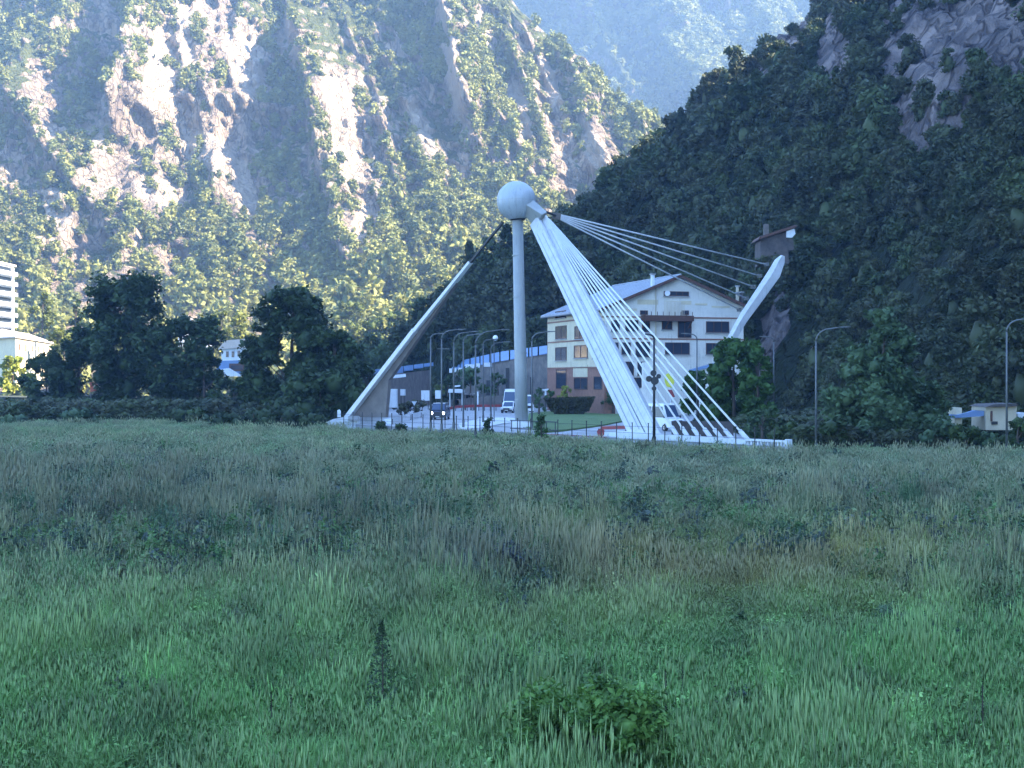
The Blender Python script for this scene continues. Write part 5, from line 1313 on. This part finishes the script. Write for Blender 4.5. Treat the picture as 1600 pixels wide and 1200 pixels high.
# high-rise with balconies at the left edge
h2 = thing('apartment_tower', 'bright sunlit apartment tower with stacked balconies cut by the left edge of the photo', 'building', at(0, 520, 430))
c = at(4, 560, 430); zt_ = at(0, 413, 430).z
mb = MB(); mb.box((-16, -8, 4), (0, 10, zt_), Matrix.Translation((c.x, c.y, 0))); mb.build('wall', M['whitewall'], h2)
mb = MB(); mb.box((-16.5, -8.5, zt_), (.5, 10.5, zt_ + .6), Matrix.Translation((c.x, c.y, 0))); mb.build('roof', M['paleroof'], h2)
z = zt_ - 3.0
while z > 12:
    mb = MB(); mb.box((0.01, -7.5, z), (1.8, 8, z + 1.1), Matrix.Translation((c.x, c.y, 0))); mb.build('balcony', M['whitewall'], h2, bevel=.05)
    mb = MB(); mb.box((.02, -6.5, z + 1.12), (.12, 7, z + 2.5), Matrix.Translation((c.x, c.y, 0))); mb.build('window', M['glass'], h2)
    z -= 3.0
block('gabled_house', 'sunlit white house with steep roof and dormers half hidden by the tall dark tree', [(283, 540), (283, 500), (292, 494), (305, 500), (332, 532), (332, 545)], 400, (-4, 14), M['whitewall'], M['paleroof'],
      [(279, 502), (292, 492), (308, 499), (334, 530), (332, 534), (306, 504), (292, 497), (281, 506)], [(297, 512, 300, 518), (304, 515, 307, 521), (311, 520, 314, 527), (318, 521, 321, 528), (324, 524, 327, 531)])
b3 = block('pale_house', 'low house with pinkish roof and white upper storey between the two dark tree groups', [(346, 566), (346, 544), (400, 542), (400, 566)], 330, (0, 10), M['whitewall'], M['paleroof'],
      [(340, 546), (352, 532), (408, 527), (412, 541), (342, 546)], [(353, 549, 357, 558), (362, 549, 366, 558), (371, 548, 375, 557), (380, 548, 384, 557), (389, 547, 393, 556)])
b4 = block('blue_shed', 'small shed with pale blue walls and dark opening below the pink-roofed house', [(338, 586), (338, 564), (398, 562), (398, 582)], 300, (0, 6), M['blueroof'], M['whitewall'],
      [(336, 588), (344, 577), (358, 575), (376, 586), (376, 588)], [(358, 568, 382, 580)])
# right: beige hut and blue tarpaulin
b5 = thing('beige_hut', 'flat-roofed beige hut with a dark doorway behind the right-hand lamp post', 'hut', at(1560, 662, 128))
mb = MB(); mb.prism([at(a, b, 130) for a, b in ((1540, 672), (1540, 636), (1589, 635), (1586, 672))], (0, 4, 0)); mb.build('wall', M['beige'], b5)
mb = MB(); mb.prism([at(a, b, 129.6) for a, b in ((1541, 636), (1552, 632), (1590, 630.5), (1590, 635))], (0, 5, 0)); mb.build('roof', M['stone'], b5)
mb = MB(); mb.prism([at(a, b, 129.9) for a, b in ((1548, 658), (1548, 642), (1551, 642), (1551, 658))], (0, .2, 0)); mb.build('door', M['brown'], b5)
mb = MB(); mb.prism([at(a, b, 129.85) for a, b in ((1550, 663), (1550, 658.5), (1559, 658.5), (1559, 663))], (0, .2, 0)); mb.build('vent', M['dark_metal'], b5)
b6 = thing('small_hut', 'small cream hut with a light blue tarpaulin at its foot, right of the big tree', 'hut', at(1500, 655, 129))
mb = MB(); mb.prism([at(a, b, 131) for a, b in ((1492, 668), (1492, 637), (1503, 637), (1503, 668))], (0, 2, 0)); mb.build('wall', M['cream'], b6)
mb = MB(); mb.prism([at(a, b, 130.4) for a, b in ((1483, 654), (1486, 647), (1497, 648), (1512, 645), (1524, 641), (1538, 642), (1538, 650), (1510, 652), (1494, 653))], (0, .8, 0)); mb.build('tarpaulin', M['blueroof'], b6)
mb = MB(); mb.prism([at(a, b, 131) for a, b in ((1590, 654), (1590, 646), (1604, 645), (1606, 654))], (0, 2, 0)); tag(mb.build('white_tarpaulin', M['whitewall']), 'whitish cover right of the beige hut at the photo edge', 'cover')

LDM = M['leaf_dark']
# ------------------------------------------------------------------ individual trees
def hero_crown(seed, W, H, n_leaf, leaf, lobes, base=.0, fill=.55, flat_r=.55):
    """crown in metres: lobes = [(x,y,z,r)] relative, leaves spread through each lobe"""
    r = np.random.default_rng(seed); parts = []
    vol = np.array([l[3] ** 2.2 for l in lobes]); pick = r.choice(len(lobes), n_leaf, p=vol / vol.sum()); Lb = np.array(lobes)
    d = r.normal(size=(n_leaf, 3)); d /= np.linalg.norm(d, axis=1, keepdims=True)
    sub = r.normal(size=(len(lobes), 14, 3)); sub /= np.linalg.norm(sub, axis=2, keepdims=True)
    sd = sub[pick, r.integers(0, 14, n_leaf)]                     # twigs make clumps within each lobe
    rr = (0.35 + 0.62 * r.random(n_leaf) ** .5)[:, None]
    P = Lb[pick, :3] + (sd * 0.72 * rr + d * .34 * (r.random(n_leaf) ** .6)[:, None]) * Lb[pick, 3][:, None] * np.array([1.1, 1.1, .9])
    parts.append(leaf_faces(P, leaf, r))
    if fill:
        for l in lobes:
            V, F = ICO1; parts.append((V * l[3] * fill * (1 + .5 * (r.random((len(V), 1)) - .5)) + np.array(l[:3]), F))
    return join(parts)
def make_tree(label, px, pybase, Y, wpx, hpx, seed, mat, cat='tree', name='broadleaf_tree', n_leaf=2600, leaf=.38, nl=22, shape='round', trunk_h=.07, group=None, fill=.5, z0=None, droop=0):
    W = wpx / FP * Y / 2 * (1.12 if mat is LDM else 1); H = hpx / FP * Y; b = at(px, pybase, Y); z = b.z if z0 is None else z0
    r = np.random.default_rng(seed); lobes = []
    ph = r.random(8) * 6.28
    for i in range(nl):
        t = (i + .5) / nl; a = r.random() * 6.283
        if shape == 'round': prof = math.sin(math.pi * (0.12 + .80 * t)) ** .7
        elif shape == 'cone': prof = (1.04 - t) ** .62
        elif shape == 'dome': prof = math.sqrt(max(0, 1 - t * t * .9))
        else: prof = .8
        q = prof * (0.25 + .60 * math.sqrt(r.random())); lr = (0.28 + .18 * r.random()) * (W if shape != 'cone' else W * (1.1 - .8 * t))
        zz = (trunk_h + (1 - trunk_h) * t) * H
        lobes.append((math.cos(a) * W * q, math.sin(a) * W * q * .9, min(zz, H - lr * .7), max(lr, .4)))
    o = thing(name, label, cat, (b.x, Y, z), group)
    V, F = hero_crown(seed, W, H, n_leaf, leaf, lobes, fill=fill)
    me = mesh_np('crown', V, F, mat, False); c = bpy.data.objects.new('crown', me); COL.objects.link(c); c.parent = o
    mb = MB(); tr = max(.12, H * .018)
    mb.tube([(0, 0, -.5), (tr * .4, 0, H * .22), (0, tr, H * .5), (tr, 0, H * .8)], [tr * 1.5, tr, tr * .75, tr * .25], 8)
    for k in range(7):
        l = lobes[int(r.integers(nl // 6, nl))]; z1 = min(l[2] * .55, H * .5); mb.tube([(0, 0, z1), (l[0] * .5, l[1] * .5, (z1 + l[2]) / 2), l[:3]], [tr * .5, tr * .3, tr * .12], 5)
    t_ = mb.build('trunk', M['bark'], None); t_.parent = o
    return o
LD = M['leaf_dark']
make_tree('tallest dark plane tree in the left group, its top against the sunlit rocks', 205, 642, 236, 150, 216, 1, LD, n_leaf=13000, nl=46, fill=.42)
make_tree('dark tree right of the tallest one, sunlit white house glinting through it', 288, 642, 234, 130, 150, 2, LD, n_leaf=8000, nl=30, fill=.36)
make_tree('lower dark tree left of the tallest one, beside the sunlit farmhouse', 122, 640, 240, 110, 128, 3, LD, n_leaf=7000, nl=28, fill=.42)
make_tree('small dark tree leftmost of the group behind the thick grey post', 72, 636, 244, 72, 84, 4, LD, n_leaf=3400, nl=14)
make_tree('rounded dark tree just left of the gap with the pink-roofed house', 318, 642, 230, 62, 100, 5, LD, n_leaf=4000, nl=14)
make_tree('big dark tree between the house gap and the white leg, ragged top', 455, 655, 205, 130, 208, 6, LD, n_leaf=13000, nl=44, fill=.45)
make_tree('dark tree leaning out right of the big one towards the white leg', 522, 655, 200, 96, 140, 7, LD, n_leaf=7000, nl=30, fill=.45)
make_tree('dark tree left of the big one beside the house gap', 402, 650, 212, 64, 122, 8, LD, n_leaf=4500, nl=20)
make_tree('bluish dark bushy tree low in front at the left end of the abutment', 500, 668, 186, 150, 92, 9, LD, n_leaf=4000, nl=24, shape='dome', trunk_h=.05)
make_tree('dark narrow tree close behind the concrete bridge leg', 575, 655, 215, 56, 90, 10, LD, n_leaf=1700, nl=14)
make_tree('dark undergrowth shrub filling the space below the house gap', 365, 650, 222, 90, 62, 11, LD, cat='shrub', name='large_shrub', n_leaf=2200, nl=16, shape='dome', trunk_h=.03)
make_tree('big dark broadleaf tree with a pointed top right of the lone lamp post', 1378, 712, 126, 196, 232, 12, M['leaf_right'], n_leaf=21000, leaf=.25, nl=90, shape='cone', trunk_h=.06, fill=.55)
make_tree('rounded lower tree joined to the right flank of the big pointed tree', 1440, 712, 128, 100, 118, 13, M['leaf_right'], n_leaf=3600, leaf=.24, nl=22, shape='dome', trunk_h=.05)
make_tree('small lollipop tree with pale trunk just right of the parapet end', 1190, 690, 126, 42, 52, 14, M['leaf_right'], n_leaf=900, leaf=.2, nl=10, trunk_h=.5, name='small_tree')
for k, (a, b, Y, w, h, lb) in enumerate(((1126, 650, 160, 66, 84, 'ivy-green mound leaning against the foot of the white horn'), (1146, 655, 158, 92, 126, 'green ivy mound right of the horn foot'), (1184, 660, 154, 64, 128, 'dark ivy mound nearest the small lollipop tree'), (1090, 640, 172, 50, 60, 'small green mound below the annexe'))):
    make_tree(lb, a, b, Y, w, h, 40 + k, M['leaf_ivy'], cat='shrub', name='ivy_mound', n_leaf=5000, leaf=.26, nl=30, shape='dome', trunk_h=.0, fill=.7)
# bushes along the right edge behind the meadow
bb = [(1236, 705, 122, 60, 46), (1262, 708, 121, 50, 42), (1300, 712, 120, 70, 60), (1340, 712, 122, 60, 40), (1415, 714, 120, 70, 44), (1470, 714, 119, 74, 60), (1510, 716, 118, 60, 52), (1548, 716, 118, 66, 40), (1590, 714, 117, 70, 62), (1180, 696, 128, 50, 34), (1215, 700, 126, 44, 46), (1530, 722, 114, 40, 16), (1600, 718, 115, 50, 26)]
bl = ['first dark bush right of the parapet end', 'dark bush at the foot of the lone lamp post', 'tall dark bush between the lamp post and the big tree', 'dark bush under the left side of the big tree', 'dark bush under the right side of the big tree', 'dark bush below the light blue tarpaulin', 'dark bush between tarpaulin and beige hut', 'low dark bush under the beige hut', 'bluish bush at the right photo edge', 'low bush behind the balusters', 'bush behind the parapet end pillar', 'small dark scrub sticking out of the meadow edge on the right', 'small scrub at the extreme right edge of the meadow']
for k, (a, b, Y, w, h) in enumerate(bb):
    make_tree(bl[k], a, b, Y, w, h, 60 + k, M['leaf_right'] if k % 2 else LD, cat='bush', name='bush', n_leaf=900, leaf=.22, nl=10, shape='dome', trunk_h=.02, fill=.7, group='dark bushes behind the right edge of the meadow')
# hedge line along the left far edge of the meadow
lb = [(20, 668, 190), (70, 664, 200), (125, 668, 185), (185, 662, 205), (245, 664, 200), (300, 668, 186), (345, 672, 176), (395, 672, 176), (440, 674, 172), (478, 674, 172)]
for k, (a, b, Y) in enumerate(lb):
    make_tree('dark bramble bush %s along the left meadow edge' % ['at the photo edge', 'below the stone wall', 'left of the banner pole', 'right of the banner pole', 'under the tall dark tree', 'left of the short pale pole', 'below the house gap', 'below the big middle tree', 'left of the abutment', 'by the abutment ramp'][k],
              a, b, Y, 66, 20 + (k % 3) * 5 + (8 if k > 5 else 0), 80 + k, LD if k > 4 else M['leaf_right'], cat='bush', name='bramble_bush', n_leaf=700, leaf=.26, nl=9, shape='dome', trunk_h=.02, fill=.7, group='bramble bushes along the left meadow edge')
# sunlit valley trees
vt = [(20, 612, 340, 46, 56, 'leaf_yellow', 'round', 'bright yellow-green sunlit tree at the left edge in front of the farmhouse'), (45, 620, 330, 30, 36, 'leaf_yellow', 'round', 'lower yellow-green tree under the sunlit farmhouse'),
      (66, 520, 470, 38, 62, 'leaf_town', 'round', 'pale green rounded tree standing alone against the blue shadow at the left'), (118, 532, 400, 40, 68, 'leaf_dark', 'cone', 'dark pointed conifer left of the tall dark tree'),
      (100, 560, 390, 50, 46, 'leaf_town', 'round', 'sunlit tree right of the farmhouse roof'), (135, 575, 380, 50, 60, 'leaf_town', 'round', 'sunlit olive tree behind the lower dark tree'), (175, 570, 420, 46, 52, 'leaf_town', 'round', 'sunlit tree behind the left flank of the tallest dark tree'),
      (300, 540, 430, 50, 40, 'leaf_town', 'round', 'sunlit tree beside the white gabled house'), (345, 545, 430, 44, 60, 'leaf_town', 'round', 'sunlit yellow-green tree right of the gabled house'), (378, 540, 450, 44, 54, 'leaf_town', 'round', 'sunlit tree above the pink roof'),
      (575, 552, 540, 60, 54, 'leaf_town', 'round', 'sunlit tree above the dark leaning tree left of the white leg'), (610, 545, 540, 50, 60, 'leaf_town', 'round', 'sunlit tree in the notch beside the white leg'), (545, 530, 540, 56, 60, 'leaf_town', 'round', 'sunlit tree behind the ragged dark tree'), (640, 520, 540, 44, 50, 'leaf_town', 'round', 'sunlit tree where the dark slope starts')]
for k, (a, b, Y, w, h, m_, shp, lbl) in enumerate(vt):
    make_tree(lbl, a, b, Y, w, h, 100 + k, M[m_], n_leaf=1500, leaf=.55, nl=14, shape=shp, trunk_h=.06, fill=.6, name='conifer_tree' if shp == 'cone' else 'valley_tree', z0=None)
# hero trees of the hillside: copies sharing two meshes each
crownH = [mesh_np('crown', *crown_np(201 + i, 1500, 0.13, 22, s, 0.42, 0.42), M['leaf_hill'], False) for i, s in enumerate(('round', 'tall', 'cone'))]
mb = MB(); mb.tube([(0, 0, -.6), (0.02, 0, .4), (0, .02, 1.0)], [.10, .07, .03], 6); proto_t = mb.build('trunk', M['bark'])
tm = proto_t.data; bpy.data.objects.remove(proto_t)
for k, (p, s_) in enumerate(hero_pts):
    o = bpy.data.objects.new('hillside_tree', None); COL.objects.link(o); o.location = (p[0], p[1], p[2] + s_ * .1); o.scale = (s_ * 1.1,) * 3; o.rotation_euler = (0, 0, rng.random() * 6.28)
    sh_ = int(rng.integers(0, 3)) if k % 5 else 0
    tag(o, ['rounded dark broadleaf tree standing in the wood on the shaded hill', 'tall-crowned dark tree standing in the wood on the shaded hill', 'pointed dark conifer standing in the wood on the shaded hill'][sh_], 'tree', ['rounded trees on the shaded hill', 'tall-crowned trees on the shaded hill', 'conifers on the shaded hill'][sh_])
    for nm, dd in (('crown', crownH[sh_]), ('trunk', tm)):
        c = bpy.data.objects.new(nm, dd); COL.objects.link(c); c.parent = o

# undergrowth behind the right edge and under the left trees
n = 2600
X = np.concatenate([22 + rng.random(n) * 36, -112 + rng.random(n) * 90]); Y = np.concatenate([119.5 + rng.random(n) * 62, 196 + rng.random(n) * 78])
ok = np.concatenate([(X[:n] > 22 + (Y[:n] - 119) * .02) & ((Y[:n] > 132) | (X[:n] > 36) | (rng.random(n) > .5)) & ~((X[:n] > 34) & (X[:n] < 46) & (Y[:n] < 140)), (X[n:] < -20 - (Y[n:] - 196) * .05) & (rng.random(n) > .1)])
X, Y = X[ok], Y[ok]; m_ = len(X); s0 = np.where(Y > 190, 1.0 + 1.0 * rng.random(m_), .7 + .9 * rng.random(m_)); s0 = np.where((Y > 190) & (X < -72), s0 * .6, s0)
Z = np.maximum(hill_h(X, Y), 0) * (X > 0)
scatter('undergrowth', crownB, np.stack([X, Y, Z - .3], 1), np.stack([s0, s0, s0 * .8], 1), rng.random(m_) * 6.28, rng.choice([0, 2], m_), 'dark undergrowth below the trees on both sides of the bridge', 'undergrowth')

# hedge on the lawn: trimmed, darker, boat-shaped
hd = thing('trimmed_hedge', 'dark brownish trimmed hedge, boat-shaped, on the lawn right of the mast', 'hedge', gnd(890, 648, GZ))
c0 = gnd(890, 647, GZ + .15); s_ = c0.y / FP
r = np.random.default_rng(5); n_ = 9000
tt = r.random(n_) * 2 - 1; hh = r.random(n_); ww = 1 - .10 * np.abs(tt) ** 3
half = 40 * s_ * (0.72 + .28 * hh); depth_ = 1.3
yy = (r.random(n_) * 2 - 1) * depth_; 
topz = 28 * s_ * (0.93 + .05 * tt)
lowz = np.where(tt < 0, .0, .0) + 7 * s_ * np.clip(np.abs(tt) - .45, 0, 1) * 1.2
P = np.stack([c0.x + tt * half, c0.y + yy, c0.z + lowz + (topz - lowz) * hh], 1)
edge = (np.abs(yy) > depth_ * .7) | (hh > .82) | (np.abs(tt) > .9); P = P[edge]
V, F = leaf_faces(P, .16, r); lf = mesh_np('foliage', V, F, M['leaf_hedge'], False); link('foliage', lf, hd)
mb = MB(); mb.prism([(c0.x - 24 * s_, c0.y - .9, c0.z), (c0.x + 22 * s_, c0.y - .9, c0.z), (c0.x + 36 * s_, c0.y - .9, c0.z + 24 * s_), (c0.x - 36 * s_, c0.y - .9, c0.z + 25 * s_)], (0, 1.8, 0)); mb.build('inner_growth', M['leaf_hedge'], hd)
def shrub(label, px, py, Y, w, h, mat, seed, n=500, leaf=.14, group=None, name='shrub', shape='dome', cat='shrub', fill=.6, zz=None, z0=None):
    return make_tree(label, px, py, Y, w, h, seed, mat, cat=cat, name=name, n_leaf=n, leaf=leaf, nl=10, shape=shape, trunk_h=.02, fill=fill, group=group, z0=z0)
shrub('dark bush hiding the foot of the stone hut', 1206, 432, 221, 60, 34, M['leaf_hill'], 320, 1200, .25)
shrub('bright yellow flowering shrub above the trimmed hedge', 884, 624, 226, 24, 22, M['leaf_yellow'], 301, 600)
shrub('pale green shrub left of the yellow one behind the hedge', 860, 628, 224, 22, 18, M['leaf_ivy'], 302)
shrub('yellowish low shrub behind the right end of the hedge', 925, 625, 224, 34, 22, M['leaf_town'], 303, 700)
shrub('dark green shrub right of the hedge behind the lawn', 958, 640, 215, 44, 42, M['leaf_right'], 304, 900)
shrub('dark shrub between the mast and the hedge', 842, 642, 212, 26, 36, M['leaf_right'], 305, 700)
shrub('green tree behind the kiosk under the blue shed roof', 735, 612, 262, 62, 40, M['leaf_right'], 306, 1400, .2)
shrub('small dark tree in front of the shed left of the kiosk', 700, 614, 262, 30, 28, M['leaf_dark'], 321, 900, .2)
shrub('green tree in front of the shed left of the mast', 778, 622, 258, 36, 40, M['leaf_right'], 322, 1200, .2)
shrub('pale olive bush above the notice boards', 686, 616, 250, 26, 16, M['leaf_town'], 307, 400)
shrub('dark round bush behind the curved white barrier', 650, 642, 222, 40, 18, M['leaf_hedge'], 308, 600)
shrub('dark brown bush beside the white cabin', 626, 645, 214, 32, 16, M['leaf_hedge'], 309, 500)
shrub('slim dark cypress bush at the fence left of the mast', 763, 686, 146, 15, 32, M['leaf_dark'], 310, 600, .12, shape='cone', name='cypress_bush')
shrub('rounded dark bush at the fence foot right of the abutment', 594, 674, 166, 20, 16, M['leaf_dark'], 311, 500, .14)
shrub('dark bush at the fence foot below the curved barrier', 625, 682, 156, 24, 20, M['leaf_dark'], 312, 500, .14)
shrub('green tuft bush at the fence foot right of the mast', 846, 694, 136, 18, 46, M['leaf_ivy'], 313, 500, .12)
# single plants out in the meadow
fp = [(172, 755, 24, 22, 'leaf_dark', 'dark bush standing up in the far left meadow'), (240, 795, 44, 30, 'leaf_town', 'light green bush below the dark one in the left meadow'), (268, 825, 60, 26, 'leaf_dark', 'dark low bush in the left meadow'),
      (632, 702, 30, 18, 'leaf_dark', 'small dark bush just below the abutment in the meadow'), (705, 756, 26, 18, 'leaf_dark', 'small dark bush in the middle meadow below the mast'), (775, 716, 36, 12, 'leaf_dark', 'flat dark bush near the fence'),
      (808, 905, 120, 62, 'leaf_blue', 'wide blue-grey shrub in the centre of the meadow'), (735, 870, 60, 50, 'leaf_ivy', 'light green leafy weed left of the blue-grey shrub'), (1390, 985, 70, 42, 'leaf_right', 'dark leafy bush in the right meadow'),
      (1195, 765, 22, 24, 'leaf_dark', 'small dark bush in the right far meadow'), (1592, 800, 30, 26, 'leaf_dark', 'dark bush at the right edge of the meadow'), (420, 812, 60, 34, 'leaf_dark', 'dark green bush in the left middle meadow'),
      (1510, 720, 40, 14, 'leaf_dark', 'dark scrub at the far right meadow edge'), (1250, 840, 110, 28, 'leaf_right', 'long dark weed clump in the right middle meadow'), (500, 900, 60, 20, 'leaf_ivy', 'leafy green weed patch left of centre'),
      (935, 1222, 340, 165, 'leaf_bush', 'broad leafy green bush at the bottom of the photo')]
M['leaf_bush'] = mat_foliage('bush_foliage', (0.050, 0.11, 0.026), (0.13, 0.25, 0.055), None, pscale=2.5, trans=.2)
M['leaf_blue'] = mat_foliage('blue_grey_foliage', (0.040, 0.055, 0.060), (0.085, 0.105, 0.110), None, pscale=1.5, trans=.2)
for k, (a, b, w, h, m_, lbl) in enumerate(fp):
    Y = depth_on(b); X_ = (a - 800) / FP * Y; lf = max(.03, min(.14, w / FP * Y * (.018 if w > 200 else .032)))
    shrub(lbl, a, b, Y, w, h, M[m_], 400 + k, 11000 if w > 200 else 1800 if w > 100 else 800, lf, name='meadow_bush', cat='bush', fill=.35, z0=float(ground_z(X_, Y)) - .05)
# tall dark leafy stalk left of the bottom centre, yellow spire at the right, thin stalks at the bottom
def spire(label, px, py, h_px, w_px, mat, seed, n, leaf, group=None):
    Y = depth_on(py); H = h_px / FP * Y; W = w_px / FP * Y / 2; X_ = (px - 800) / FP * Y
    o = thing('tall_weed', label, 'plant', (X_, Y, float(ground_z(X_, Y)) - .03), group); r = np.random.default_rng(seed)
    t = r.random(n); a = r.random(n) * 6.28; q = np.sqrt(r.random(n)) * W * (1.05 - t ** 2.2)
    V, F = leaf_faces(np.stack([np.cos(a) * q, np.sin(a) * q, .05 + t * H], 1), leaf, r)
    c = bpy.data.objects.new('foliage', mesh_np('foliage', V, F, M[mat], False)); COL.objects.link(c); c.parent = o
    mb = MB(); mb.tube([(0, 0, 0), (W * .1, 0, H * .5), (0, 0, H)], [.02, .015, .006], 5); s = mb.build('stem', M['bark'], None); s.parent = o
spire('tall dark bushy weed stalk left of the bottom centre', 596, 1140, 165, 52, 'leaf_right', 1, 900, .032)
spire('bright yellow-green flower spire in the right meadow', 1474, 850, 40, 15, 'leaf_yellow', 2, 160, .06)
for k, (a, b, h) in enumerate(((1040, 1140, 95), (890, 1125, 75), (938, 1110, 70), (1535, 1170, 95), (1066, 1100, 60), (868, 1150, 60), (424, 1160, 70), (455, 1150, 60), (745, 1010, 50), (1000, 1150, 60))):
    spire(['thin dark weed stalk right of the broad leafy bush at the bottom', 'thin dark stalk above the left half of the broad leafy bush', 'thin dark stalk in the middle above the broad leafy bush', 'dark stalk at the lower right near the photo edge', 'short dark stalk right of the tallest thin one', 'short stalk left of the broad leafy bush', 'dark stalk at the lower left', 'second dark stalk at the lower left, slightly right', 'thin stalk below the blue-grey shrub', 'short stalk over the right half of the broad leafy bush'][k], a, b, h, 8, 'leaf_dark', 10 + k, 80, .022)

# ------------------------------------------------------------------ haze
mh = bpy.data.materials.new('valley_haze'); mh.use_nodes = True; nt = mh.node_tree
nt.nodes.remove(nt.nodes['Principled BSDF'])
pv = N(nt, 'ShaderNodeVolumePrincipled'); pv.inputs['Density'].default_value = HAZE_DENSITY
pv.inputs['Color'].default_value = (0.40, 0.64, 1.0, 1); pv.inputs['Anisotropy'].default_value = 0.2
L(nt, pv.outputs[0], nt.nodes['Material Output'].inputs['Volume'])
zmax = max(float(WL.Z.max()), float(WF.Z.max()), float(HZ.max())) + 20
mb = MB(); mb.box((-2700, -800, min(-1.5, float(min(WL.Z.min(), WF.Z.min(), HZ.min(), GV[:, 2].min()))) - 1), (2700, 3500, zmax))
tag(mb.build('haze', mh), kind='stuff')
